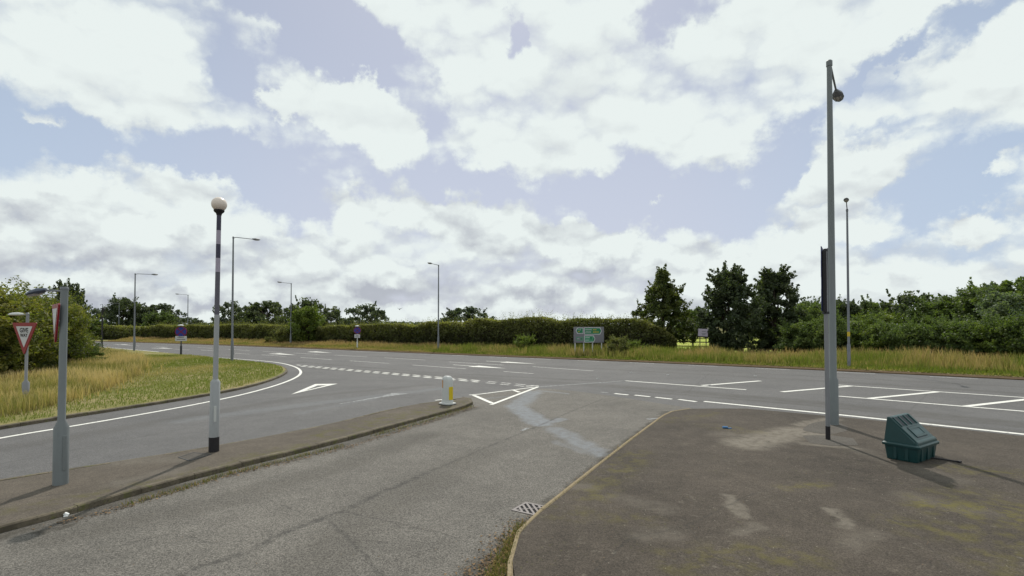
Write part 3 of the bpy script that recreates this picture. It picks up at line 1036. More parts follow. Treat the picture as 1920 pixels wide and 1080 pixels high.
def tree(name, key, loc, label, cat='tree', rz=0.0, sc_=(1, 1, 1), group=None, mat=None):
    V, Fc, Tn, tr, m0 = TREE_PROTO[key]
    root = thing(name, label, cat, loc, rz, group)
    root.scale = sc_
    ck = (key, mat)
    if ck in MESH_CACHE:
        for nm, me in zip(('crown', 'trunk'), MESH_CACHE[ck]):
            o = bpy.data.objects.new(nm, me); COL.objects.link(o); o.parent = root
    else:
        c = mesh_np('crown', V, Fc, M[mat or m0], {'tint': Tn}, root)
        t = tr.build('trunk', M['bark'], root, smooth=True)
        MESH_CACHE[ck] = (c.data, t.data)
    return root


def at(px, Y, z=0.0):
    return (XAT(px, Y), Y, z)


proto('cone', 'leaf_cone', seed=3, h=9.2, rx=4.1, base=1.25, shape='cone', clumps=330, per=70, leaf=.14, clump_r=.46, gap=.05, shoots=45)
proto('darka', 'leaf_dark', seed=11, h=8.6, rx=3.5, base=.7, shape='pyr', clumps=250, per=85, leaf=.15, clump_r=.52, gap=.08, shoots=90)
proto('darkb', 'leaf_dark', seed=26, h=8.7, rx=3.1, base=.7, shape='pyr', clumps=215, per=85, leaf=.15, clump_r=.50, gap=.10, shoots=90)
proto('oak', 'leaf_far', seed=5, h=8.0, rx=5.0, base=1.2, shape='round', clumps=120, per=62, leaf=.24, clump_r=.95, gap=.06, shoots=6)
proto('oak2', 'leaf_far', seed=8, h=8.0, rx=4.8, base=1.0, shape='open', clumps=95, per=60, leaf=.24, clump_r=.85, gap=.20, shoots=8)
proto('wood1', 'leaf_mid', seed=14, h=7.5, rx=3.2, base=.8, shape='round', clumps=150, per=85, leaf=.15, clump_r=.7, gap=.12, shoots=40)
proto('wood2', 'leaf_mid', seed=19, h=7.5, rx=3.0, base=.9, shape='egg', clumps=140, per=85, leaf=.15, clump_r=.68, gap=.18, shoots=50)
proto('shrub', 'leaf_mid', seed=31, h=3.9, rx=2.5, base=.25, shape='round', clumps=110, per=130, leaf=.095, clump_r=.55, gap=.1, shoots=40)
proto('shrub2', 'leaf_mid', seed=35, h=3.6, rx=2.4, base=.2, shape='open', clumps=100, per=130, leaf=.095, clump_r=.55, gap=.12, shoots=40)
proto('bush', 'leaf_bush', seed=41, h=4.6, rx=2.9, base=.2, shape='open', clumps=120, per=240, leaf=.075, clump_r=.58, gap=.08, light_top=.6, shoots=70)
proto('bush2', 'leaf_bush', seed=44, h=4.3, rx=2.7, base=.2, shape='round', clumps=115, per=240, leaf=.075, clump_r=.58, gap=.08, light_top=.6, shoots=70)

# trees on the far verge
tree('conical_tree', 'cone', at(1243, 54.5), 'dark conical tree standing alone beside the green direction sign', rz=.4, sc_=(.98, .98, .985))
tree('broadleaf_tree', 'darka', at(1366, 47.5), 'dark dense tree with a ragged left edge, left of the joined pair', rz=1.0, sc_=(.98, .98, .95))
tree('broadleaf_tree', 'darkb', at(1452, 49.5), 'dark grey green tree with spiky top shoots, right of the joined pair', rz=2.2, sc_=(.98, .98, .94))

# woodland behind the right verge
WG = 'trees of the wood behind the right verge'
woods = [  # px, depth, key, height scale, width scale, material, label
    (1512, 62, 'wood1', .92, .9, 'leaf_mid', 'mid green tree peeping out right of the dark tree pair'),
    (1535, 56, 'wood2', .85, .8, 'leaf_mid', 'mid green tree directly behind the tall lamp posts on the pavement'),
    (1578, 66, 'wood1', .98, .9, 'leaf_dark', 'dark tree top behind the far slim lamp post in the wood'),
    (1632, 64, 'wood2', .95, .8, 'leaf_mid', 'tree with a pointed dark top in the low stretch of the wood'),
    (1640, 52, 'wood1', .66, .72, 'leaf_light', 'bright yellow green low tree in front of the dark wood'),
    (1700, 64, 'oak2', 1.02, .78, 'leaf_dark', 'airy dark tree with sky showing through its crown'),
    (1745, 57, 'wood2', .88, .95, 'leaf_mid', 'green tree between the airy dark tree and the rising wood'),
    (1800, 56, 'wood1', 1.02, 1.05, 'leaf_mid', 'broad green tree where the wood starts to rise'),
    (1850, 54, 'wood1', 1.14, 1.05, 'leaf_mid', 'tall rounded green tree near the high end of the wood'),
    (1888, 48, 'wood2', .96, .95, 'leaf_grey', 'pale grey green willow tree in front of the taller wood'),
    (1928, 52, 'oak', 1.12, .8, 'leaf_mid', 'tallest tree of the wood, cut by the picture edge'),
    (1990, 48, 'wood1', 1.2, 1.2, 'leaf_mid', 'last tree of the wood outside the picture edge')]
for i, (px, Y, k, hs, ws, mt, lb) in enumerate(woods):
    tree('woodland_tree', k, at(px, Y), lb, rz=i * 1.9, sc_=(ws, ws, hs * .85), group=WG, mat=mt)
SG = 'shrubs along the foot of the wood'
shr = [(1508, 44.5, 0.82, 'shrub', 'leaf_mid', 'dark shrub at the foot of the dark tree pair'),
       (1545, 43.5, 0.74, 'shrub2', 'leaf_mid', 'shrub behind the tall grey lamp post on the pavement'),
       (1583, 43, 0.86, 'shrub', 'leaf_mid', 'shrub behind the slim lamp post across the road'),
       (1622, 41.5, 0.66, 'shrub2', 'leaf_light', 'yellowish shrub just right of the slim lamp post'),
       (1665, 40.5, 0.80, 'shrub', 'leaf_mid', 'shrub under the bright low tree of the wood'),
       (1708, 39.5, 0.70, 'shrub2', 'leaf_mid', 'shrub under the airy dark tree of the wood'),
       (1752, 38.5, 0.78, 'shrub', 'leaf_mid', 'shrub halfway along the right stretch of the wood'),
       (1800, 37, 0.84, 'shrub2', 'leaf_mid', 'shrub under the broad green tree of the wood'),
       (1850, 36, 0.74, 'shrub', 'leaf_light', 'lighter shrub below the pale willow tree'),
       (1905, 34.5, 0.86, 'shrub2', 'leaf_mid', 'rightmost shrub in the picture at the foot of the wood'),
       (1965, 33, 0.90, 'shrub', 'leaf_mid', 'shrub beyond the right picture edge')]
for i, (px, Y, s_, k, mt, lb) in enumerate(shr):
    tree('shrub', k, at(px, Y, .05), lb, 'shrub', rz=i * 2.3, sc_=(s_ * (1.05 + .18 * math.sin(i * 2.7)), s_ * 1.05, s_), group=SG, mat=mt)

# trees on the skyline to the left
SK = 'trees on the skyline beyond the hedge'
sky_t = [(432, 105, 'oak2', .98, .72, 'leaf_far', 'grey airy tree on the skyline right of the tall beacon'),
         (502, 98, 'oak', .93, 1.0, 'leaf_dark', 'broad dark tree on the skyline right of the tallest arm lamp'),
         (482, 99, 'oak', .80, .6, 'leaf_dark', 'smaller dark tree merging into the broad dark skyline tree'),
         (572, 96, 'oak2', .99, .75, 'leaf_dark', 'tall dark tree behind the bright green tree in the hedge'),
         (620, 97, 'oak2', .80, .62, 'leaf_dark', 'ragged dark tree between hedge tree and clearway sign'),
         (690, 92, 'oak2', .84, .85, 'leaf_far', 'rounded tree with gaps above the hedge by the small clearway sign'),
         (875, 86, 'oak', .74, .9, 'leaf_far', 'low tree top showing above the middle of the hedge'),
         (655, 100, 'oak', .56, .5, 'leaf_dark', 'tiny dark tree top just above the hedge'),
         (230, 118, 'wood1', 1.26, 1.35, 'leaf_dark', 'big dark green tree behind the thin lamp on the far bend'),
         (185, 135, 'oak', .92, .75, 'leaf_far', 'rounded distant tree behind the camera pole'),
         (262, 126, 'oak', .98, .55, 'leaf_dark', 'dark tree behind the first lamp with an arm to the right'),
         (303, 122, 'oak', 1.0, .95, 'leaf_far', 'rounded blue green tree between the two lamps of the bend'),
         (298, 112, 'wood1', .80, .95, 'leaf_mid', 'lighter green tree in front of the rounded blue green tree'),
         (352, 128, 'oak', .62, .8, 'leaf_far', 'low dark tree behind the larger clearway sign'),
         (158, 104, 'wood1', .60, 1.0, 'leaf_light', 'light green low tree at the end of the roadside bush')]
for i, (px, Y, k, hs, ws, mt, lb) in enumerate(sky_t):
    tree('skyline_tree', k, at(px, Y), lb, rz=i * 1.3, sc_=(ws, ws, hs), group=SK, mat=mt)
tree('hedge_tree', 'wood1', at(578, 74), 'bright green bushy tree growing out of the hedge by a lamp', rz=.7, sc_=(.82, .82, .76), mat='leaf_light')
tree('hedge_shrub', 'shrub', at(545, 75), 'low shrub at the left foot of the bright hedge tree', 'shrub', rz=2., sc_=(.8, .8, .75), mat='leaf_hedge')

# distant line of trees on the horizon
def far_wood():
    n = 5200
    x = rng.uniform(-340, 60, n)
    top = 4.2 + 3.2 * fbm2(x * .035, x * 0, 3)
    z = top * rng.uniform(0, 1, n) ** .7
    C = np.stack([x, 420 + rng.uniform(-6, 6, n), z], 1)
    V, Fc, Tn = leaf_quads(C, rng.uniform(.7, 1.5, n), np.clip(rng.normal(.5, .2, n), 0, 1))
    o = mesh_np('distant_wood', V, Fc, M['leaf_far'], {'tint': Tn})
    tag(o, 'hazy blue green wood low on the horizon', 'wood', kind='stuff')
far_wood()
bt = [(1296, 118, .78, 'leaf_mid', 'soft green tree seen through the gap left of the dark tree pair'), (1268, 125, .55, 'leaf_dark', 'low dark tree across the bright field'),
      (1322, 122, .56, 'leaf_dark', 'dark bush behind the white board in the field'), (1400, 118, .8, 'leaf_dark', 'tree across the field behind the dark pair'),
      (1475, 112, .8, 'leaf_mid', 'tree across the field by the edge of the wood'), (1225, 126, .6, 'leaf_dark', 'tree across the field behind the conical tree'), (1440, 120, .7, 'leaf_mid', 'bushy tree at the back of the bright field')]
for i, (px, Y, s_, mt, lb) in enumerate(bt):
    tree('field_tree', 'wood1', at(px, Y), lb, rz=i * 1.1, sc_=(s_ * 1.35, s_ * 1.35, s_ * (1.15 if i == 0 else .9)), group='trees at the far side of the bright field', mat=mt)

# bushes on the left verge
BG = 'overgrown bushes behind the give way sign'
for i, (px, Y, k, sx, sz, lb) in enumerate([
        (-60, 24.5, 'bush', 1.1, 1.0, 'bush cut off by the left picture edge'),
        (12, 27.5, 'bush2', 1.0, .99, 'olive bush directly behind the give way sign'),
        (62, 29.5, 'bush', .92, .97, 'tall olive bush between the two sign posts'),
        (86, 33.0, 'bush2', .82, .96, 'bush behind the grey sign lamp post on the island'),
        (104, 38.0, 'bush', .64, .90, 'bush at the road end of the overgrown row'),
        (60, 40.0, 'bush2', 1.2, 1.0, 'bush at the back of the overgrown row'),
        (138, 47.0, 'bush2', .55, .62, 'small far bush ending the row near the camera pole')]):
    tree('roadside_bush', k, at(px, Y, VH), lb, 'bush', rz=i * 1.7 + .3, sc_=(sx, sx, sz), group=BG)
tree('dark_tree', 'darkb', at(128, 46, VH), 'dark tree with a pointed top sticking up behind the left bushes', rz=.9, sc_=(.62, .62, .74))
tree('dark_shrub', 'bush2', at(148, 34.5, VH), 'low dark green bramble at the right foot of the bushes', 'shrub', rz=.5, sc_=(.5, .5, .34), mat='leaf_mid')


# ------------------------------------------------------------------ hedge
def hedge(name, label, pts, width, hfun, per_m, leaf, mat='leaf_hedge', shoots=4.0, seed=1):
    P = resample(pts, .5)
    L = len(P) - 1
    A = np.array([(p.x, p.y) for p in P])
    n = int(L * .5 * per_m)
    s = rng.uniform(0, L, n); i = np.minimum(s.astype(int), L - 1); f = (s - i)[:, None]
    B = A[i] * (1 - f) + A[i + 1] * f
    t = A[i + 1] - A[i]; t /= np.linalg.norm(t, axis=1, keepdims=True)
    nr = np.stack([-t[:, 1], t[:, 0]], 1)         # away from the road
    H = hfun(B[:, 0]) * (.82 + (.24) * fbm2(s * .20, s * 0 + 3, seed))
    u = rng.uniform(0, 1, n)
    front = u < .62
    z = np.where(front, H * rng.uniform(0.02, 1, n) ** .85, H - np.abs(rng.normal(0, .36, n)))
    bulge = 1.1 * fbm2(s * .45, z * 1.2, seed + 5) - .52 + .25 * np.sin(np.clip(z / H, 0, 1) * 2.6)
    depth = np.where(front, -bulge - .12 + np.abs(rng.normal(0, .2, n)), rng.uniform(-.3, width, n))
    C = np.stack([B[:, 0] + nr[:, 0] * depth, B[:, 1] + nr[:, 1] * depth, z + .1], 1)
    tn = np.clip(.10 + .85 * (z / H) ** 2.4 * (.5 + fbm2(s * .12, z, seed + 9)) + .55 * (fbm2(s * .33, z * .8, seed + 13) - .5) + rng.normal(0, .12, n), 0, 1)  # sunlit hedge top and dim foot put into the leaf tint
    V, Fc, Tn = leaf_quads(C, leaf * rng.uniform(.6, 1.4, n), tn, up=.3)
    # upright shoots along the top
    m = int(L * .5 * shoots)
    ss = rng.uniform(0, L, m); ii = np.minimum(ss.astype(int), L - 1)
    Bx = A[ii] + (A[ii + 1] - A[ii]) * (ss - ii)[:, None]
    hh = hfun(Bx[:, 0]) * (.82 + (.24) * fbm2(ss * .20, ss * 0 + 3, seed))
    ln = rng.uniform(.2, .95, m) * (.4 + 1.1 * fbm2(ss * .3, ss * 0, 44)); dx = rng.normal(0, .16, (m, 2)); dep = rng.uniform(-.1, width * .7, m)
    k = 6
    q = np.linspace(0, 1, k)[None, :]
    Cx = Bx[:, 0:1] + dx[:, 0:1] * q * ln[:, None] * 2; Cy = Bx[:, 1:2] + dep[:, None] + dx[:, 1:2] * q; Cz = hh[:, None] + .05 + q * ln[:, None]
    C2 = np.stack([Cx.ravel(), Cy.ravel(), Cz.ravel()], 1) + rng.normal(0, .04, (m * k, 3))
    V2, F2, T2 = leaf_quads(C2, np.repeat(leaf * .62, m * k) * (1.15 - .5 * np.tile(q[0], m)), np.clip(rng.normal(.7, .15, m * k), 0, 1), up=-.2)
    root = thing(name, label, 'hedge', (0, 0, 0))
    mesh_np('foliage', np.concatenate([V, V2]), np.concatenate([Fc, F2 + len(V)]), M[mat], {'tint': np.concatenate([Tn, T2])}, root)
    # dense woody inside
    mb = MB()
    Pt = [(p.x, p.y) for p in P]
    f0 = offset_poly(Pt, .35); f1 = offset_poly(Pt, width)
    si = np.arange(len(Pt)) * 1.0
    hz_ = hfun(np.array([p[0] for p in Pt])) * (.82 + (.24) * fbm2(si * .20, si * 0 + 3, seed)) - .42
    n2 = len(Pt)
    vs = []
    for a, b, h_ in zip(f0, f1, hz_):
        vs += [(a[0], a[1], 0), (a[0], a[1], h_), (b[0], b[1], h_), (b[0], b[1], 0)]
    fs = []
    for j in range(n2 - 1):
        for e in range(3):
            fs.append((4 * j + e, 4 * j + e + 1, 4 * j + 4 + e + 1, 4 * j + 4 + e))
    fs += [(0, 1, 2, 3), tuple(4 * (n2 - 1) + e for e in (3, 2, 1, 0))]
    mb.add(vs, fs)
    mb.build('stems', M['stem'], root)
    return root


HL = [at(285, 96)[:2], at(420, 88)[:2], at(540, 77)[:2], at(640, 70.5)[:2], at(760, 63.5)[:2], at(880, 58)[:2], at(1000, 54)[:2], at(1100, 50.5)[:2], at(1160, 50)[:2], at(1214, 50.5)[:2], at(1268, 51)[:2]]
hedge('long_hedge', 'long wild hedge behind the far verge, trimmed low at left and shaggy at right', smooth_poly(HL, 1), 1.6,
      lambda x: np.interp(x, [-70, -30, -18, -10, -6, 0, 6, 12.5, 15, 16.4], [3.05, 3.15, 3.15, 3.2, 3.5, 3.6, 3.6, 3.45, 2.6, 1.5]), 760, .115, shoots=12)
HL2 = [(-170, 128), (-120, 122), (-92, 110), at(285, 97)[:2]]
hedge('bend_hedge', 'yellow green hedge round the far bend of the main road', smooth_poly(HL2, 1), 1.6, lambda x: 2.9 + 0 * x, 110, .24, shoots=1)


# ------------------------------------------------------------------ grass
def blades(name, X, Y, Z, H, W, tint, mat, label, lean=.25, nseg=2, cat='grass'):
    n = len(X)
    az = rng.uniform(0, 2 * math.pi, n); wa = rng.uniform(0, 2 * math.pi, n)
    dx = np.cos(az) * H * lean * rng.uniform(.2, 1.3, n); dy = np.sin(az) * H * lean * rng.uniform(.2, 1.3, n)
    wx = np.cos(wa) * W / 2; wy = np.sin(wa) * W / 2
    V = np.empty((n, 5, 3))
    V[:, 0] = np.stack([X - wx, Y - wy, Z], 1); V[:, 1] = np.stack([X + wx, Y + wy, Z], 1)
    V[:, 2] = np.stack([X - wx * .9 + dx * .35, Y - wy * .9 + dy * .35, Z + H * .6], 1); V[:, 3] = np.stack([X + wx * .9 + dx * .35, Y + wy * .9 + dy * .35, Z + H * .6], 1)
    V[:, 4] = np.stack([X + dx, Y + dy, Z + H], 1)
    b = (np.arange(n) * 5)[:, None]
    Fc = np.concatenate([b + np.array([[0, 1, 3]]), b + np.array([[0, 3, 2]]), b + np.array([[2, 3, 4]])])
    hh = np.tile(np.array([0, 0, .6, .6, 1.0]), n)
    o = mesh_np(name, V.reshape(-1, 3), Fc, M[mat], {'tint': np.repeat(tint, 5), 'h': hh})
    return tag(o, label, cat, kind='stuff')


# small yellow tag on the slim lamp is added with the street furniture
# tall dry grass on the left verge
tall = [(-22, 9)] + [G2(x, y) for x, y in [(-10, 792), (60, 779), (130, 760), (200, 736), (262, 706), (278, 690), (262, 678), (205, 664), (150, 660)]] + [(-42, 50), (-30, 24)]
X, Y = sample_poly(tall, 82000)
fz = rng.uniform(0, 1, len(X)) < .25
X = np.where(fz, X + rng.normal(0, .5, len(X)), X); Y = np.where(fz, Y + rng.normal(0, .5, len(X)), Y)
k_ = inside(offset_poly(vks, .35) + [(-420, -60), (-60, -60)], X, Y)
X, Y, fz = X[k_], Y[k_], fz[k_]
pn = fbm2(X * .45, Y * .45, 2)
blades('tall_grass', X, Y, X * 0 + VH, (.30 + .62 * fbm2(X * .55, Y * .55, 8)) * rng.uniform(.45, 1.2, len(X)) * np.where(fz, .5, 1), np.clip(.012 + .0007 * Y, .012, .035) * rng.uniform(.6, 1.3, len(X)),
       np.clip((pn - .5) * 1.7 + .62 + rng.normal(0, .18, len(X)), 0, 1), 'tall_near', 'tall dry golden grass round the foot of the give way sign')
# mown grass of the left verge
vpoly = offset_poly(vks[4:60], .25) + [(-80, 60), (-40, 20)]
X, Y = sample_poly(vpoly, 170000)
m_ = (Y < 48) & ~inside(tall, X, Y)
X, Y = X[m_], Y[m_]
pn = fbm2(X * .25, Y * .25, 12)
# greener along the kerb
kx = np.array([p[0] for p in vks]); ky = np.array([p[1] for p in vks])
dk = np.full(len(X), 99.0)
for a_, b_ in zip(kx, ky): dk = np.minimum(dk, np.hypot(X - a_, Y - b_))
tn = np.clip((pn - .5) * 1.6 + .10 + .36 * np.clip((dk - 1.8) / 3.0, 0, 1) + rng.normal(0, .10, len(X)), 0, 1)
blades('mown_grass', X, Y, X * 0 + VH, (.07 + .07 * pn) * rng.uniform(.5, 1.3, len(X)), np.clip(.008 + .0006 * Y, .008, .04), tn, 'short_grass', 'short sun bleached grass on the rounded left verge', lean=.6)

# far verge grass: short in front, tall behind
L0 = resample(lip0, .25)
AX = np.array([(p.x, p.y) for p in L0])
def along(n, d0, d1, xlo=-75, xhi=42):
    i = rng.integers(0, len(AX) - 1, n * 2)
    i = i[(AX[i, 0] > xlo) & (AX[i, 0] < xhi)][:n]
    n = len(i)
    B = AX[i] + (AX[i + 1] - AX[i]) * rng.uniform(0, 1, (n, 1))
    t = AX[i + 1] - AX[i]; t /= np.linalg.norm(t, axis=1, keepdims=True)
    d = d0 + (d1 - d0) * rng.uniform(0, 1, n)
    return B[:, 0] - t[:, 1] * d, B[:, 1] + t[:, 0] * d, d
def strawx(X): return np.interp(X, [-60, -26, -20, -9, -4, 8, 14, 20, 30], [.85, .85, .75, .70, .42, .34, .40, .45, .46])
X, Y, d = along(60000, .75, 3.2)
blades('verge_grass', X, Y, X * 0 + .10, np.clip(.12 + .10 * (d - .7), .1, .4) * rng.uniform(.5, 1.3, len(X)), .03 + .0007 * Y,
       np.clip(strawx(X) - .36 + (fbm2(X * .5, Y * .5, 4) - .5) * .7 + rng.normal(0, .12, len(X)) + .5 * np.clip(1.4 - d, 0, 1), 0, 1), 'tall_far', 'short green grass along the far edge of the main road', lean=.5)
X, Y, d = along(125000, 2.4, 9.4)
H_ = np.interp(X, [-60, -20, -5, 5, 15, 30], [.70, .78, .92, 1.0, 1.0, 1.10]) * (.55 + .75 * fbm2(X * .35, Y * .35, 21)) * rng.uniform(.55, 1.2, len(X)) * np.clip(.45 + (d - 2.2) * .25, .45, 1)
gap = (X > 17.2) & (X < 22.5)
H_ = np.where(gap, H_ * .8, H_)
blades('long_verge_grass', X, Y, X * 0 + .10, H_, (.022 + .0007 * Y) * rng.uniform(.6, 1.3, len(X)),
       np.clip(strawx(X) + (fbm2(X * .4, Y * .4, 6) - .5) * 1.3 + rng.normal(0, .15, len(X)), 0, 1), 'tall_far', 'long seeding grass between far road edge and hedge')

X, Y, d = along(26000, 1.1, 3.6, -9, 19)
blades('rough_verge_grass', X, Y, X * 0 + .10, np.clip((d - .8) * .75, .12, .85) * (.5 + .8 * fbm2(X * .6, Y * .6, 31)) * rng.uniform(.6, 1.15, len(X)), .05 * rng.uniform(.6, 1.3, len(X)),
       np.clip(.30 + (fbm2(X * .5, Y * .5, 36) - .5) * 1.2 + rng.normal(0, .14, len(X)), 0, 1), 'tall_far', 'rough green grass in front of the legs of the direction sign')

# rough growth in the verge in front of the hedge
for i, (px, Y_, s_, mt, lb) in enumerate([
                                         (1158, 45, .46, 'leaf_hedge', 'olive bramble just right of the green direction sign'), (1190, 46.5, .36, 'leaf_light', 'light green nettles between direction sign and conical tree'),
                                         (985, 51.5, .46, 'leaf_light', 'yellowish sapling in front of the hedge'), (1352, 52, .36, 'leaf_light', 'bright brambles left of the dark trunk'),
                                         (505, 75, .30, 'leaf_hedge', 'low growth under the trimmed left hedge'), (1420, 47.5, .38, 'leaf_dark', 'dark bramble under the joined tree pair'), (1480, 45, .42, 'leaf_mid', 'bramble right of the joined tree pair')]):
    tree('verge_bramble', 'shrub2', at(px, Y_, .1), lb, 'bramble', rz=i * 2.1, sc_=(s_, s_, s_), group='brambles in the far verge', mat=mt)


# weeds and dead leaves by the kerbs
def scatter_px(pts, n, spread, z=0.0):
    q = resample([G2(x, y, z) for x, y in pts], .1)
    A = np.array([(p.x, p.y) for p in q])
    i = rng.integers(0, len(A), n)
    return A[i, 0] + rng.normal(0, spread, n), A[i, 1] + rng.normal(0, spread, n)
X1, Y1 = scatter_px([(240, 948), (330, 922), (420, 892), (520, 868), (640, 838)], 900, .05)
X2, Y2 = scatter_px([(985, 990), (972, 1008), (955, 1040), (935, 1075), (920, 1100)], 1700, .08)
X3, Y3 = scatter_px([(1015, 966), (1080, 912), (1140, 862), (1200, 815)], 700, .03)
X4, Y4 = scatter_px([(700, 818), (800, 790), (885, 763)], 700, .06)
X = np.concatenate([X1, X2, X3, X4]); Y = np.concatenate([Y1, Y2, Y3, Y4])
k_ = ~(inside(pav, X, Y) | inside(isl, X, Y))
X, Y = X[k_], Y[k_]
blades('kerb_weeds', X, Y, X * 0, rng.uniform(.02, .10, len(X)), rng.uniform(.004, .012, len(X)), np.clip(rng.normal(.45, .3, len(X)), 0, 1), 'weed', 'small weeds sprouting in the gutters', lean=.7, cat='weeds')
X1, Y1 = scatter_px([(100, 985), (190, 965), (300, 930), (430, 893), (640, 843), (800, 794), (890, 764)], 1500, .07)
X2, Y2 = scatter_px([(990, 985), (970, 1015), (930, 1070), (880, 1100)], 1500, .16)
X3, Y3 = scatter_px([(1000, 975), (1080, 905), (1150, 850), (1250, 775)], 500, .05)
X = np.concatenate([X1, X2, X3]); Y = np.concatenate([Y1, Y2, Y3])
k_ = ~(inside(pav, X, Y) | inside(isl, X, Y))
X, Y = X[k_], Y[k_]
V, Fc, Tn = leaf_quads(np.stack([X, Y, rng.uniform(.008, .03, len(X))], 1), rng.uniform(.008, .026, len(X)), rng.uniform(0, 1, len(X)), up=3)
tag(mesh_np('leaf_litter', V, Fc, M['litter'], {'tint': Tn}), 'dead leaves and grit lying in the gutters', 'leaf litter', kind='stuff')
# loose grit on the pavement and lane
X, Y = sample_poly([(-6, 5), (0, 4.5), (12, 6), (14, 13), (6, 20), (-1, 18), (-5, 11)], 1500)
V, Fc, Tn = leaf_quads(np.stack([X, Y, np.where(inside(pav, X, Y), PH, .0) + .008], 1), rng.uniform(.003, .010, len(X)), rng.uniform(0, 1, len(X)) ** .6, up=4)
tag(mesh_np('grit', V, Fc, M['litter'], {'tint': Tn}), 'scattered grit and dead bits on tarmac', 'grit', kind='stuff')


# ------------------------------------------------------------------ street furniture
RX = Matrix.Rotation


def lantern_mesh(mb, p, d, L=.62, w=.24, h=.15, tilt=0.0, mat=None):
    """flattened lozenge lantern starting at p and running along d"""
    d = Vector(d).normalized(); side = Vector((-d.y, d.x, 0)).normalized(); up = side.cross(d) * -1
    if up.z < 0: up = -up
    prof = [(0, .28, .5), (.12, .5, .7), (.35, .95, 1.0), (.65, 1.0, .95), (.88, .72, .65), (1.0, .25, .25)]
    n = 10; vs = []; fs = []
    for (t, ww, hh) in prof:
        c = Vector(p) + d * (L * t)
        for k in range(n):
            a = 2 * math.pi * k / n
            yy = math.sin(a)
            vs.append(c + side * (w / 2 * ww * math.cos(a)) + up * (h * hh * (yy * .62 if yy > 0 else yy * .38)))
    for i in range(len(prof) - 1):
        for k in range(n):
            k2 = (k + 1) % n
            fs.append((i * n + k, i * n + k2, (i + 1) * n + k2, (i + 1) * n + k))
    fs += [tuple(reversed(range(n))), tuple((len(prof) - 1) * n + k for k in range(n))]
    mb.add(vs, fs, mat)


LG = 'street lamps along the main road'


def street_lamp(loc, h, ang, label, arm=1.35, base_h=1.5, r0=.11, r1=.055, mat='lampgrey', dark=True, droop=.0, lift=.12, big=1.0):
    """column lamp; its arm runs along local +X"""
    t = thing('street_lamp', label, 'street lamp', loc, ang, LG)
    c = MB()
    c.tube([(0, 0, -.1), (0, 0, base_h), (0, 0, base_h + .07), (0, 0, h * .6), (0, 0, h)], [r0, r0, r0 * .72, (r0 * .72 + r1 * 1.15) / 2, r1], n=14)
    c.build('column', M[mat], t, smooth=True)
    d = MB(); d.box((r0 - .012, 0, .75), (.04, r0 * 1.15, .62)); d.build('door', M['galv'], t, bevel=.006)
    cp = MB(); cp.lathe([(r1 * 1.25, -.12), (r1 * 1.25, 0.02), (r1 * .8, .05)], (0, 0, h), n=12); cp.build('collar', M[mat], t, smooth=True)
    a = MB(); a.tube([(0, 0, h - .06), (arm * .15, 0, h - .02 + lift * .3), (arm, 0, h - .06 + lift - droop)], [.032, .030, .026], n=8)
    a.build('arm', M[mat], t, smooth=True)
    dz = (lift - droop) / arm * .5
    l = MB(); lantern_mesh(l, (arm - .04, 0, h - .06 + lift - droop), (1, 0, dz), .68 * big, .30 * big, .17 * big * big)
    ln = l.build('lantern', M['lampgrey'], t, smooth=True)
    b = MB(); lantern_mesh(b, (arm + .10, 0, h - .11 + lift - droop), (1, 0, dz), .46, .24, .10)
    b.build('lens', M['lens'], ln, smooth=True)
    return t


OUT, INN = math.atan2(.82, .57), math.atan2(-.82, -.57)
street_lamp(G(1563, 796, PH), 10.26, math.atan2(.77, .64), 'tall grey lamp column on the right pavement beside the grit bin', arm=1.25, r0=.128, r1=.064, base_h=1.25, droop=.34, lift=.02, mat='greygreen', big=1.05)
street_lamp(G(435, 676, VH), ZAT(435, 447, G(435, 676, VH).y), OUT, 'lamp on the grass verge just right of the striped beacon', arm=1.55, r0=.105)
street_lamp(G(251.5, 657.5, VH), ZAT(251, 515, G(251, 657.5, VH).y), OUT, 'lamp on the left verge with its arm to the right, beyond the clearway sign', arm=1.6)
street_lamp(at(352, 95, .1), ZAT(352, 554, 95), INN, 'small distant lamp behind the larger clearway sign, arm to the left', arm=1.5)
street_lamp(at(545.5, 72, .1), ZAT(545, 533, 72), INN, 'lamp in front of the bright hedge tree, arm to the left', arm=1.45)
street_lamp(at(822, 56, .1), ZAT(822, 499, 56), INN, 'lamp alone against the middle of the long hedge', arm=1.05)
street_lamp(G(1592, 690, .1), ZAT(1591, 396, G(1592, 690, .1).y), INN, 'slim lamp across the road in front of the wood, head toward viewer', arm=1.1, lift=.35, r0=.10)
_l = bpy.data.objects['street_lamp.006']
c = MB(); c.lathe([(.083, 2.05), (.083, 2.35)], n=12); c.build('yellow_tag', M['signyellow'], _l)
street_lamp(at(223, 112, .1), ZAT(222, 570, 112), INN, 'faint distant lamp in front of the big dark tree', arm=1.4)
street_lamp((-75.5, 84, VH), 8.75, OUT, 'distant lamp whose head pokes out right of the dark pointed tree', arm=1.6)


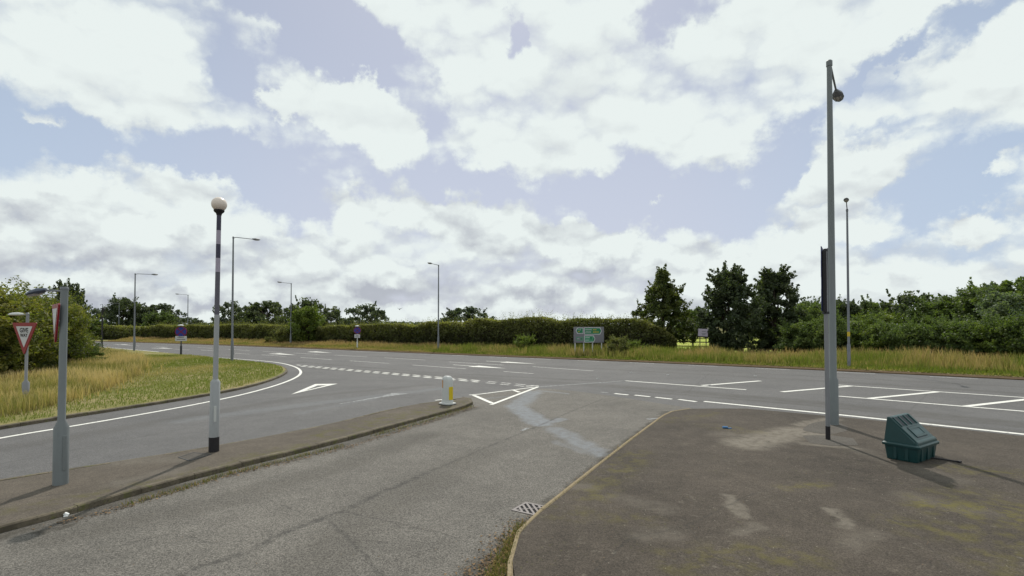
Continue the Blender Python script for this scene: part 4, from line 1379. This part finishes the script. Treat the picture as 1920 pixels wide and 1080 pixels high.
def tri_sign(t, c, nrm, side, mat_name='give_way', text=True, thick=.025):
    """inverted triangle plate: centre of its top edge c, facing nrm"""
    N = Vector(nrm).normalized(); U = Vector((-N.y, N.x, 0)); Z = Vector((0, 0, 1))
    if U.cross(Z).dot(N) < 0: U = -U        # U is to the viewer's right
    h = side * .866
    def rounded(s_, r_, cz):
        hh = s_ * .866
        corners = [(-s_ / 2, cz + hh / 3), (0, cz - hh * 2 / 3), (s_ / 2, cz + hh / 3)]
        out = []
        for i in range(3):
            p = Vector(corners[i]); a = (Vector(corners[i - 1]) - p).normalized(); b = (Vector(corners[(i + 1) % 3]) - p).normalized()
            p0 = p + a * r_ * 1.7; p1 = p + b * r_ * 1.7
            for k in range(5):
                q = k / 4
                out.append(tuple(p0 * (1 - q) ** 2 + p * 2 * q * (1 - q) + p1 * q * q))
        return out
    cz = -h / 3
    base = Vector(c)
    pl = MB(); pl.extrude_profile(rounded(side, .04, cz), base, U, Z, N, -thick, 0)
    p = pl.build('sign_plate', M['red'], t)
    bk = MB(); bk.extrude_profile(rounded(side * .985, .04, cz), base, U, Z, N, -thick - .006, -thick - .001); bk.build('backing', M['signgrey'], p)
    fc = MB(); fc.extrude_profile(rounded(side * .66, .02, cz - .0), base, U, Z, N, .001, .006)
    fc.build('sign_face', M['signwhite'], p)
    if text:
        for wd, sz, dz in (('GIVE', side * .165, -h * .30), ('WAY', side * .125, -h * .44)):
            cu = bpy.data.curves.new('lettering', 'FONT'); cu.body = wd; cu.size = sz; cu.align_x = 'CENTER'; cu.extrude = .001; cu.offset = .006
            tmp = bpy.data.objects.new('lettering', cu); COL.objects.link(tmp)
            bpy.context.view_layer.update()
            me = bpy.data.meshes.new_from_object(tmp)
            bpy.data.objects.remove(tmp); bpy.data.curves.remove(cu)
            Mx = Matrix((U, Z, N)).transposed().to_4x4(); Mx.translation = base + Z * dz + N * .009
            me.transform(Mx)
            me.materials.clear(); me.materials.append(M['black'])
            o = bpy.data.objects.new('lettering', me); COL.objects.link(o); o.parent = p
    for zz in (-.12, -h * .45):
        cl = MB(); cl.tube([base + Vector((0, 0, zz)) - N * (thick + .005), base + Vector((0, 0, zz)) - N * (thick + .05)], .03, n=8); cl.build('bracket', M['galv'], t)
    return p


# sign lamp post on the island
bp = G(113.5, 907, IH)
Yd = bp.y
t = thing('sign_lamp_post', 'grey green island post with sign lamp and a give way sign seen edge on', 'sign post', bp)
ztop = ZAT(119, 540, Yd) - IH
zb = ZAT(115, 800, Yd) - IH
c = MB(); c.tube([(0, 0, -.1), (0, 0, zb - .02), (.0, 0, zb + .11), (0.01, 0, ztop)], [.108, .108, .056, .053], n=18); c.build('post', M['greygreen'], t, smooth=True)
c = MB(); c.box((.09, -.045, zb * .55), (.04, .05, zb * .6), rz=-.5); c.build('door', M['greygreen'], t, bevel=.006)
c = MB(); c.lathe([(.06, -.03), (.062, .0), (.05, .02)], (.01, 0, ztop), n=16); c.build('cap', M['lampgrey'], t, smooth=True)
c = MB(); c.tube([(.01, 0, ztop - .06), (-.20, .02, ztop - .045), (-.36, .03, ztop - .04)], .017, n=8); c.build('arm', M['lampgrey'], t, smooth=True)
c = MB(); lantern_mesh(c, (-.33, .03, ztop - .03), (-1, .05, -.27), .36, .2, .11); ln = c.build('lantern', M['lantern_blue'], t, smooth=True)
c = MB(); lantern_mesh(c, (-.40, .033, ztop - .075), (-1, .05, -.27), .26, .15, .06); c.build('lens', M['lens'], ln, smooth=True)
zs = ZAT(112, 570, Yd) - IH
tri_sign(t, (-.150, .004, zs), (-.67, -.742, 0), .80, text=False)

# give way sign in the tall grass
gp = Vector((XAT(50.5, 18.2), 18.2, VH))
t = thing('give_way_sign', 'red and white give way triangle with small white lamp in the tall dry grass', 'road sign', gp)
zt = ZAT(52, 588, 18.2) - VH
zb = ZAT(50, 716, 18.2) - VH
c = MB(); c.tube([(0, 0, -.1), (0, 0, zb - .03), (0, 0, zb + .06), (.02, 0, zt)], [.105, .105, .045, .045], n=14); c.build('post', M['galv'], t, smooth=True)
c = MB(); c.lathe([(.05, -.04), (.05, .01), (.03, .03)], (.02, 0, zt), n=12); c.build('cap', M['galv'], t, smooth=True)
c = MB(); c.tube([(.02, 0, zt - .05), (-.14, -.04, zt - .04)], .016, n=8); c.build('arm', M['galv'], t, smooth=True)
c = MB(); lantern_mesh(c, (-.10, -.03, zt - .03), (-1, -.2, -.03), .46, .24, .13); c.build('lantern', M['offwhite'], t, smooth=True)
zs = ZAT(49, 605, 18.2) - VH
tri_sign(t, (-.02, -.075, zs), (-.30, -.95, 0), 1.32)

# belisha beacon on the island
bb = G(401, 846, IH)
Yb = bb.y
def zpx(py): return ZAT(404, py, Yb) - IH
t = thing('beacon_pole', 'tall black and white banded beacon with pale globe on the island', 'beacon', bb)
c = MB()
lx = XAT(408.5, Yb) - bb.x
def px_(z): return lx * z / zpx(400)
c.tube([(0, 0, -.1), (0, 0, zpx(819))], .102, n=18, mat=M['black'])
c.tube([(0, 0, zpx(819)), (px_(zpx(716)), 0, zpx(716)), (px_(zpx(712)), 0, zpx(711))], [.098, .096, .055], n=18, mat=M['beacon_grey'], cap=False)
bands = [(711, 590, 'beacon_grey'), (590, 510, 'mid_band'), (510, 484, 'offwhite'), (484, 458, 'dark_base2'), (458, 432, 'offwhite'), (432, 402, 'dark_base2')]
M['dark_base2'] = plain('faded_black_paint', (.045, .042, .075), .55, .15)
M['mid_band'] = plain('faded_grey_band', (.105, .10, .125), .55, .15)
M['band_white'] = plain('faded_white_paint', (.36, .32, .40), .55, .15)
for a_, b_, m_ in bands:
    z0, z1 = zpx(a_), zpx(b_)
    f_ = lambda z: .055 - .010 * z / zpx(400)
    c.tube([(px_(z0), 0, z0), (px_(z1), 0, z1)], [f_(z0), f_(z1)], n=16, mat=M['band_white'] if m_ == 'offwhite' else M[m_], cap=False)
c.build('pole', None, t, smooth=True)
c = MB(); c.box((.06, -.075, zpx(775)), (.05, .03, .34), rz=.6); c.build('door', M['offwhite'], t, bevel=.005)
zt = zpx(402)
c = MB(); c.lathe([(.05, -.02), (.06, .02), (.095, .05), (.11, .085), (.10, .10)], (lx, 0, zt), n=18); c.build('lamp_holder', M['black'], t, smooth=True)
c = MB(); c.lathe([(.155 * math.sin(a), .155 * (1 - math.cos(a)) - .02) for a in np.linspace(.42, math.pi - .03, 14)], (lx, 0, zt + .085), n=24); c.build('globe', M['globe'], t, smooth=True)

# bollard on the island nose
bo = G(839, 758, IH)
t = thing('traffic_bollard', 'white traffic bollard with yellow panel on the mossy nose of the island', 'bollard', bo, R(-42))
hb = ZAT(840, 705, bo.y) - IH
c = MB()
def rr(w, d, z, n=5, r_=.07):
    out = []
    for cx, cy, a0 in ((w / 2 - r_, d / 2 - r_, 0), (-w / 2 + r_, d / 2 - r_, 90), (-w / 2 + r_, -d / 2 + r_, 180), (w / 2 - r_, -d / 2 + r_, 270)):
        for k in range(n):
            a = R(a0 + 90 * k / (n - 1)); out.append((cx + r_ * math.cos(a), cy + r_ * math.sin(a), z))
    return out
def loft(mb, rings, mat=None):
    n = len(rings[0]); vs = [v for r_ in rings for v in r_]
    fs = [(i * n + k, i * n + (k + 1) % n, (i + 1) * n + (k + 1) % n, (i + 1) * n + k) for i in range(len(rings) - 1) for k in range(n)]
    fs += [tuple(reversed(range(n))), tuple((len(rings) - 1) * n + k for k in range(n))]
    mb.add(vs, fs, mat)
loft(c, [rr(.36, .26, .12), rr(.36, .26, hb * .80), rr(.34, .25, hb * .90), rr(.29, .22, hb * .96), rr(.20, .16, hb, r_=.06)])
c.build('shell', M['bollard_white'], t, smooth=True)
c = MB(); loft(c, [rr(.50, .42, 0), rr(.50, .42, .05), rr(.40, .30, .075), rr(.38, .28, .13)]); c.build('base', M['offwhite'], t, smooth=True)
c = MB(); loft(c, [rr(.52, .44, -.02), rr(.52, .44, .015)]); c.build('foot', M['black'], t)
c = MB(); c.box((.181, 0, hb * .40), (.012, .175, hb * .46)); c.build('yellow_panel', M['yellow'], t, bevel=.004)
c = MB(); c.box((-.10, -.132, hb * .72), (.035, .012, hb * .27)); c.build('reflector', M['orange'], t, bevel=.003)

# clearway signs
def clearway(loc, zc, rad, pz0, pz1, pw, rz, label, post='dark_base', postr=.055):
    t = thing('clearway_sign', label, 'road sign', loc, rz, 'clearway signs beside the main road')
    c = MB(); c.tube([(0, .06, -.1), (0, .06, .85), (0, .06, .9), (0, .06, zc + rad + .05)], [postr * 1.6, postr * 1.6, postr, postr], n=12)
    c.build('post', M[post], t, smooth=True)
    def disc(r_, y0, y1, mat, nm, par):
        m = MB(); n = 32
        prof = [(r_ * math.cos(2 * math.pi * k / n), r_ * math.sin(2 * math.pi * k / n)) for k in range(n)]
        m.extrude_profile(prof, (0, 0, zc), (1, 0, 0), (0, 0, 1), (0, 1, 0), y0, y1); return m.build(nm, mat, par)
    d = disc(rad, -.02, .0, M['dusk_red'], 'sign_plate', t)
    disc(rad * .85, -.026, -.021, M['blue'], 'blue_face', d)
    for a in (45, -45):
        m = MB(); m.box((0, -.032 if a > 0 else -.035, zc), (rad * 1.70, .006, rad * .17), M=RX(R(a), 3, 'Y')); m.build('cross_bar', M['dusk_red'], d)
    m = MB(); m.box((0, -.01, (pz0 + pz1) / 2), (pw, .02, pz1 - pz0)); p = m.build('supplementary_plate', M['signwhite'], t, bevel=.004)
    m = MB()
    hh = pz1 - pz0
    for k in range(5): m.box((-pw * .02 + (k - 2) * pw * .11 - .01, -.0225, pz0 + hh * .70), (pw * .075, .004, hh * .15))
    for k in range(7): m.box((-pw * .0 + (k - 3) * pw * .105, -.0225, pz0 + hh * .32), (pw * .07, .004, hh * .15))
    m.build('lettering', M['black'], p)
    m = MB(); lantern_mesh(m, (-.0, .05, zc + rad + .10), (0, -1, -.1), .34, .52, .16); m.build('lamp', M['offwhite'], t, smooth=True)
    return t
cl = G(339, 666, VH)
clearway(cl, ZAT(339, 622, cl.y) - VH, .50, ZAT(339, 639.5, cl.y) - VH, ZAT(339, 630, cl.y) - VH, .95, R(18), 'large blue and red clearway sign on the left verge, dark post')
cl = Vector((*at(670, 62)[:2], .1))
clearway(cl, ZAT(670, 619.5, 62) - .1, .43, ZAT(670, 633.5, 62) - .1, ZAT(670, 627, 62) - .1, .66, R(8), 'smaller purple looking clearway sign in front of the long hedge, pale post', post='offwhite', postr=.05)

# green direction sign
Yg = 46.0
gs = Vector((XAT(1104, Yg), Yg, .1))
t = thing('direction_sign', 'wide grey board with green direction arrows on four posts in front of the hedge', 'road sign', gs, R(6))
zu, zl = ZAT(1104, 613, Yg) - .1, ZAT(1104, 642.5, Yg) - .1
Wd = 58 * Yg / 960
k = Wd / 1390.0          # board pixels in the enlarged photograph to metres
def bx(u): return (u - 935) * k
def bz(v): return zu - (v - 190) / 680.0 * (zu - zl)
for u in (310, 705, 1110, 1530):
    c = MB(); c.tube([(bx(u), .07, -.1), (bx(u), .07, zu - .1)], .05, n=10); c.build('post', M['offwhite'], t, smooth=True)
c = MB(); c.box((0, 0, (zu + zl) / 2), (Wd, .03, zu - zl)); bd = c.build('board', M['signgrey'], t, bevel=.01)
def flag(pts, y0, mat, nm, par):
    m = MB(); m.extrude_profile([(bx(u), bz(v)) for u, v in pts], (0, 0, 0), (1, 0, 0), (0, 0, 1), (0, 1, 0), y0 - .004, y0); return m.build(nm, M[mat], par)
def grow(pts, d):
    cu = sum(p[0] for p in pts) / len(pts); cv = sum(p[1] for p in pts) / len(pts)
    return [(u + (d if u > cu else -d), v + (d if v > cv + 5 else (-d if v < cv - 5 else 0))) for u, v in pts]
tl = [(365, 352), (425, 250), (655, 250), (655, 455), (425, 455)]
tr_ = [(745, 240), (1430, 240), (1500, 365), (1430, 490), (745, 490)]
br = [(745, 585), (1130, 585), (1200, 710), (1130, 830), (745, 830)]
bl = [(375, 690), (410, 650), (660, 650), (660, 745), (410, 745)]
for nm, pts, mt in (('left_flag', tl, 'signgreen'), ('right_flag', tr_, 'signgreen'), ('lower_right_flag', br, 'signpale'), ('lower_left_flag', bl, 'signgrey')):
    w_ = flag(grow(pts, 28), -.017, 'signwhite' if nm != 'lower_left_flag' else 'signpale', 'arrow_border', bd)
    f_ = flag(pts, -.022, mt, 'arrow_panel', bd)
def words(rows, mat, nm):
    m = MB()
    for (u0, u1, v, hgt) in rows:
        u = u0; q = 0
        while u < u1 - 18:
            w_ = 22 if q % 3 else 30
            hh = hgt * (1.0 if q % 2 else .72)
            m.box((bx(u + w_ / 2), -.029, bz(v + (hgt - hh) / 2)), (w_ * k * .8, .003, hh / 680 * (zu - zl)))
            u += w_ + 9; q += 1
    m.build(nm, M[mat], bd)
words([(770, 1090, 305, 55), (770, 1045, 405, 55), (440, 590, 310, 40)], 'signwhite', 'lettering')
words([(1120, 1300, 305, 50), (1120, 1380, 405, 55), (440, 520, 390, 50)], 'signyellow', 'lettering')
flag([(990, 600), (1070, 600), (1080, 740), (985, 740)], -.026, 'signgreen', 'pictogram', bd)
flag([(1135, 680), (1165, 650), (1195, 712), (1140, 815), (1120, 790)], -.026, 'signgreen', 'pictogram', bd)
flag([(555, 660), (650, 698), (590, 738), (555, 735)], -.026, 'signgreen', 'pictogram', bd)
words([(770, 960, 640, 45), (770, 940, 760, 45), (400, 510, 695, 40)], 'signwhite', 'lettering')

# post with a sign seen edge-on, right pavement
sp = G(1552.5, 824, PH)
Ys = sp.y
t = thing('edge_on_sign', 'thin post with blue sign seen edge on, before the tall lamp column', 'road sign', sp)
zt_, zb_ = ZAT(1547, 463, Ys) - PH, ZAT(1547, 585, Ys) - PH
dx = XAT(1548.5, Ys) - sp.x
zc_ = ZAT(1552, 799, Ys) - PH
c = MB(); c.tube([(0, 0, -.1), (0, 0, zc_)], .052, n=14, mat=M['black']); c.tube([(0, 0, zc_), (dx, 0, zt_ - .1)], [.050, .044], n=14, mat=M['galv'])
c.build('post', None, t, smooth=True)
v = Vector((sp.x, sp.y, 0)).normalized(); nl = Vector((-v.y, v.x, 0))
def rotv(a): return RX(a, 3, 'Z') @ v
ln_, hgt = .95, zt_ - zb_
def panel(off, dv, z0, z1, y0, y1, th, mat, nm, par):
    m = MB(); side = Vector((-dv.y, dv.x, 0))
    m.extrude_profile([(y0, z0), (y1, z0), (y1, z1), (y0, z1)], Vector((dx, 0, 0)) + nl * off, dv, (0, 0, 1), side, -th / 2, th / 2, mat)
    return m.build(nm, mat, par, bevel=.004)
d1 = rotv(R(-1.5))
bxp = panel(.012, d1, zb_, zt_ - .10, -.15, .62, .085, M['black'], 'sign_box', t)
d2 = rotv(R(-3.0))
f1 = panel(.070, d2, zb_ + .02, zt_, -.20, .60, .02, M['blue_dark'], 'sign_face', t)
m = MB(); side = Vector((-d2.y, d2.x, 0))
for z0, z1, mt in ((zb_ + .10, zb_ + .55, 'signwhite'), (zt_ - .75, zt_ - .35, 'signwhite')):
    m.extrude_profile([(-.2, z0), (.5, z0), (.5, z1), (-.2, z1)], Vector((dx, 0, 0)) + nl * .070, d2, (0, 0, 1), side, .0105, .013, M['band_white'])
m.build('white_panel', None, f1)
panel(-.06, rotv(R(1)), zb_ + .02, zt_, .2, .6, .02, M['signgrey'], 'rear_panel', t)
c = MB(); c.lathe([(.03, -.02), (.05, .0), (.045, .05), (.02, .06)], (dx + .012, 0, zt_ - .10), n=12); c.build('post_cap', M['dark_base'], t, smooth=True)
c = MB(); c.box((dx, 0, zb_ - .02), (.12, .10, .06)); c.build('clamp', M['dark_base'], t, bevel=.005)

# grit bin
cw = Vector((.84, .54, 0)).normalized(); cf = Vector((cw.y, -cw.x, 0))
nearc = G(1720, 869.5, PH)
gb = nearc + cw * .46 - cf * .27
t = thing('grit_bin', 'dark green plastic grit bin with sloping slotted lid on the pavement', 'grit bin', gb, math.atan2(cw.y, cw.x))
# local frame: +X along the width (away to the right), -Y toward the low front
def lr(x0, x1, y0, y1, z, r_=.05):
    out = []
    for cx, cy, a0 in ((x1 - r_, y1 - r_, 0), (x0 + r_, y1 - r_, 90), (x0 + r_, y0 + r_, 180), (x1 - r_, y0 + r_, 270)):
        for q in range(4):
            a = R(a0 + 30 * q); out.append((cx + r_ * math.cos(a), cy + r_ * math.sin(a), z))
    return out
BW, BD = .46, .27
c = MB(); loft(c, [lr(-BW, BW, -BD, BD, 0), lr(-BW - .035, BW + .035, -BD - .03, BD + .03, .30)]); c.build('tub', M['bin'], t, smooth=True, bevel=.01)
for x in (-.30, 0, .30):
    c = MB(); c.box((x, -BD - .022, .15), (.07, .03, .24)); c.build('rib', M['bin'], t, bevel=.008)
for y in (-.1, .1):
    c = MB(); c.box((-BW - .022, y, .15), (.03, .06, .24)); c.build('rib', M['bin'], t, bevel=.008)
c = MB(); loft(c, [lr(-BW - .07, BW + .07, -BD - .06, BD + .06, .29), lr(-BW - .075, BW + .075, -BD - .065, BD + .065, .335), lr(-BW - .05, BW + .05, -BD - .04, BD + .04, .36)])
c.build('rim', M['bin'], t, smooth=True, bevel=.006)
# lid: wedge, tall at the back, with a short ridge
HX, zf, zr = BW + .035, .42, .86
yf, yb0, yb1 = -BD - .035, BD - .02, BD + .03
lid = MB()
prof = [(yf, .345), (yf + .012, zf), (yf + .06, zf + .025), (yb0 - .07, zr), (yb0 + .0, zr + .005), (yb1, .345)]
n = len(prof)
def inset(i): return .0 if i in (0, n - 1) else (.025 if i in (1,) else .035)
vs = [(-HX + inset(i), y, z) for i, (y, z) in enumerate(prof)] + [(HX - inset(i), y, z) for i, (y, z) in enumerate(prof)]
lid.add(vs, [(i, (i + 1) % n, n + (i + 1) % n, n + i) for i in range(n)] + [tuple(reversed(range(n))), tuple(range(n, 2 * n))])
lo = lid.build('lid', M['bin'], t, smooth=False, bevel=.022, segs=3)
# slope frame for the slots and the panel
a0 = Vector((0, yf + .06, zf + .025)); a1 = Vector((0, yb0 - .07, zr))
sl_ = (a1 - a0); SLn = sl_.length; sl_.normalize(); nv = Vector((1, 0, 0)).cross(sl_)
def on_slope(x, s_, h_): return a0 + sl_ * s_ + Vector((x, 0, 0)) + nv * h_
def slope_box(mb, x0, x1, s0, s1, h0, h1, mat=None):
    vs = [on_slope(x, s_, h_) for h_ in (h0, h1) for x, s_ in ((x0, s0), (x1, s0), (x1, s1), (x0, s1))]
    mb.add(vs, [(3, 2, 1, 0), (4, 5, 6, 7), (0, 1, 5, 4), (1, 2, 6, 5), (2, 3, 7, 6), (3, 0, 4, 7)], mat)
for j in range(3):
    x0 = -.36 + j * .245
    c = MB(); slope_box(c, x0, x0 + .15, SLn * .60, SLn * .97, -.01, .004); c.build('slot', M['bin_dark'], lo, bevel=.003)
for j in range(4):
    x0 = -.425 + j * .245
    c = MB(); slope_box(c, x0 + .012, x0 + .055, SLn * .58, SLn * .98, -.005, .018); c.build('rib', M['bin'], lo, bevel=.008)
c = MB()
x0, x1, s0, s1, wd = -.25, .25, SLn * .10, SLn * .50, .045
for (p_, q_, r_, s__) in ((x0, x1, s0, s0 + wd), (x0, x1, s1 - wd, s1), (x0, x0 + wd, s0 + wd, s1 - wd), (x1 - wd, x1, s0 + wd, s1 - wd)):
    slope_box(c, p_, q_, r_, s__, -.005, .014)
c.build('panel_frame', M['bin'], lo, bevel=.005)
c = MB(); slope_box(c, x0 + wd + .003, x1 - wd - .003, s0 + wd + .003, s1 - wd - .003, -.004, .006); c.build('name_panel', M['bin_panel'], lo)
c = MB(); slope_box(c, x0 - .012, x1 + .012, s0 - .012, s1 + .012, -.008, .003); c.build('panel_gap', M['bin_dark'], lo)

# rod by the bin
a_ = G(1735, 859, PH); b_ = G(1799, 867.5, PH)
c = MB(); c.tube([a_ + Vector((0, 0, .02)), (a_ + b_) / 2 + Vector((0, 0, .025)), b_ + Vector((0, 0, .018))], [.018, .016, .014], n=8)
c.box(b_ + Vector((.0, 0, .02)), (.07, .05, .03), rz=.4)
tag(c.build('metal_rod', M['black'], smooth=True), 'thin black rod lying on the pavement beside the green bin', 'rod')

# gully grate beside the pavement kerb
gl, gt, gr, gb_ = [G(x, y, .01) for x, y in [(964, 956), (991, 940.5), (1024, 952.5), (1000, 967)]]
ctr = (gl + gt + gr + gb_) / 4
ux = ((gt - gl) + (gr - gb_)) / 2; ua = math.atan2(ux.y, ux.x)
t = thing('gully_grate', 'pale iron drain grate with slanted slots set against the kerb', 'drain grate', (ctr.x, ctr.y, .004), ua)
sz = .43
c = MB()
for x in (-1, 1): c.box((x * (sz / 2 - .02), 0, .006), (.04, sz, .012))
for y in (-1, 1): c.box((0, y * (sz / 2 - .02), .006), (sz - .08, .04, .012))
c.build('frame', M['iron'], t, bevel=.003)
c = MB(); c.box((0, 0, .001), (sz - .07, sz - .07, .002)); c.build('pit', M['void'], t)  # flat near-black plate; shade inside the drain put into its colour
inn = sz - .08
def bar(mb, u0, v0, u1, v1, w_):
    A = Vector((u0, v0, 0)); B = Vector((u1, v1, 0)); d_ = B - A
    mb.box(((A + B) / 2 + Vector((0, 0, .0065))), (d_.length, w_, .009), rz=math.atan2(d_.y, d_.x))
c = MB(); bar(c, -inn / 2, inn / 2, inn / 2, -inn / 2, .022); c.build('spine', M['iron'], t)
for i in range(-4, 5):
    e = i * .0545
    lim = inn / 2
    if abs(e) * 2 > lim * 1.9: continue
    # bar runs along (1,1) through (e,-e)
    ln1 = lim - abs(e)
    for s0, s1 in ((-ln1, -.008), (.008, ln1)):
        c = MB(); bar(c, e + s0, -e + s0, e + s1, -e + s1, .034); c.build('bar', M['iron'], t)

# manhole cover on the island
mc = [G(x, y, IH) for x, y in [(335, 857.5), (362, 848.5), (396, 852), (355, 864)]]
t = thing('manhole_cover', 'small tarmac filled inspection cover in the island by the beacon', 'manhole cover', sum(mc, Vector()) / 4)
o_ = t.location
c = MB()
for p_, q_ in zip(mc, mc[1:] + mc[:1]):
    a_, b_ = p_ - o_, q_ - o_; d_ = b_ - a_
    c.box((a_ + b_) / 2 + Vector((0, 0, .001)), (d_.length, .02, .006), rz=math.atan2(d_.y, d_.x))
c.build('frame', M['dark_base'], t)
c = MB().poly([((p_ - o_) * .97)[:2] for p_ in mc], .0); c.build('lid', M['patch'], t)

# traffic camera pole and roadside cabinet
cp = G(184.5, 655.5, VH)
t = thing('camera_pole', 'dark thin pole carrying a traffic camera beyond the left verge', 'camera pole', cp)
zt_ = ZAT(185, 577, cp.y) - VH
c = MB(); c.tube([(0, .5, 0), (0, .5, zt_)], [.10, .075], n=10); c.build('post', M['black'], t, smooth=True)
c = MB(); c.tube([(0, .5, zt_), (0, .5, zt_ + .45)], .02, n=6); c.tube([(0, .5, zt_ + .42), (-.22, .5, zt_ + .42), (-.26, .5, zt_ + .28)], .018, n=6); c.build('antenna', M['black'], t)
c = MB(); c.box((.20, .42, zt_ - .1), (.26, .34, .22), M=RX(R(-24), 3, 'Y')); c.build('camera_housing', M['black'], t, bevel=.02)
c = MB(); c.box((.05, .48, zt_ - .32), (.2, .2, .22)); c.build('bracket', M['black'], t, bevel=.02)
t2 = thing('roadside_cabinet', 'small grey equipment cabinet at the foot of the camera pole', 'cabinet', cp)
c = MB(); c.box((0, 0, .36), (.52, .4, .72)); cb = c.build('body', M['lampgrey'], t2, bevel=.02)
c = MB(); c.box((0, 0, .74), (.56, .44, .05)); c.build('roof', M['lampgrey'], t2, bevel=.01)
c = MB(); c.box((0, -.205, .36), (.44, .012, .6)); c.build('door', M['galv'], t2, bevel=.004)

# field fence seen through the gap
f0, f1 = Vector((*at(1236, 63)[:2], 0)), Vector((*at(1440, 56)[:2], 0))
t = thing('field_fence', 'dark wooden post and rail fence at the edge of the bright field', 'fence', f0)
n = 7
for i in range(n):
    p_ = (f1 - f0) * i / (n - 1)
    c = MB(); c.box(p_ + Vector((0, 0, .62)), (.16, .16, 1.30), rz=random.uniform(-.1, .1)); c.build('post', M['wood'], t, bevel=.01)
d_ = f1 - f0
for z in (.45, .95):
    c = MB(); c.box(d_ / 2 + Vector((0, 0, z)), (d_.length, .05, .12), rz=math.atan2(d_.y, d_.x)); c.build('rail', M['wood'], t)
# white board in the field
Yw = 46.0
wb = Vector((*at(1318, Yw)[:2], 0))
t = thing('notice_board', 'small tilted white notice board beside the ragged dark tree', 'notice board', wb, R(-14))
zu_, zl_ = ZAT(1318, 616.5, Yw), ZAT(1318, 630.5, Yw)
for x in (-.26, .26):
    c = MB(); c.box((x, .06, zu_ * .48), (.08, .08, zu_ * .96)); c.build('post', M['wood'], t)
c = MB(); c.box((0, 0, (zu_ + zl_) / 2), (.82, .04, zu_ - zl_), M=RX(R(3), 3, 'Y')); bd = c.build('board', M['band_white'], t)
c = MB()
for j, (w_, z) in enumerate(((.32, .66), (.36, .36), (.28, .2))): c.box((.06, -.026, zl_ + (zu_ - zl_) * z), (w_, .006, .06))
c.build('lettering', M['signgrey'], bd)

# bird over the hedge
Yb_ = 58.0
t = Vector((XAT(749, Yb_), Yb_, ZAT(749, 580, Yb_)))
c = MB()
c.tube([(0, -.22, 0), (0, -.10, .02), (0, .05, .0), (0, .22, -.01)], [.015, .06, .055, .01], n=8)
c.add([(0, -.06, .02), (-.12, -.02, .10), (-.34, .06, .20), (-.30, .10, .17), (-.08, .10, .04), (0, .08, .02)], [(0, 1, 4, 5), (1, 2, 3, 4)])
c.add([(0, -.06, .02), (.12, -.02, .10), (.34, .06, .20), (.30, .10, .17), (.08, .10, .04), (0, .08, .02)], [(5, 4, 1, 0), (4, 3, 2, 1)])
o_ = c.build('bird', M['feather'], smooth=True); o_.location = t
tag(o_, 'small dark bird flying above the long hedge', 'bird')

# litter and studs
c = MB(); c.tube([(-.07, 0, .03), (.06, .01, .03)], [.033, .03], n=10); c.box((.11, .02, .012), (.09, .05, .018), rz=.4)
o_ = c.build('crushed_can', M['litter_blue'], smooth=True); o_.location = G(1360, 803.5, PH); o_.rotation_euler = (0, 0, -.3)
tag(o_, 'crushed blue can lying on the pavement between kerb and sign post', 'can')
c = MB(); c.tube([(-.03, 0, .02), (.0, .0, .035), (.04, .01, .02)], [.012, .028, .018], n=8); c.box((.02, -.02, .01), (.05, .04, .012), rz=.6)
o_ = c.build('paper_scrap', M['white'], smooth=True); o_.location = G(123, 968, .004)
tag(o_, 'bright white scrap lying in the gutter of the island kerb', 'litter')
sd = None
for i, (x, y) in enumerate([(1183, 698.5), (1121, 709.8), (1416, 705), (1252, 703), (1330, 722), (652, 795)]):
    p_ = G(x, y, .004)
    if sd is None:
        sd = thing('road_stud', '', 'road stud', p_, 0, 'white road studs on the main road')
        c = MB(); c.box((0, 0, .008), (.14, .11, .016)); b0 = c.build('casing', M['offwhite'], sd, bevel=.005)
        c = MB(); c.box((0, -.045, .018), (.09, .03, .012)); c.build('reflector', M['white'], sd)
        s2 = sd
    else:
        s2 = copy_tree(sd); s2.location = p_
    s2['label'] = ['stud on the main road below the direction sign', 'stud near the worn line right of the ghost triangle', 'stud near the first hatch bar on the right', 'stud in the far lane below the conical tree', 'stud beside the first hatched line', 'white stud in the left lane below the faded arrow'][i]
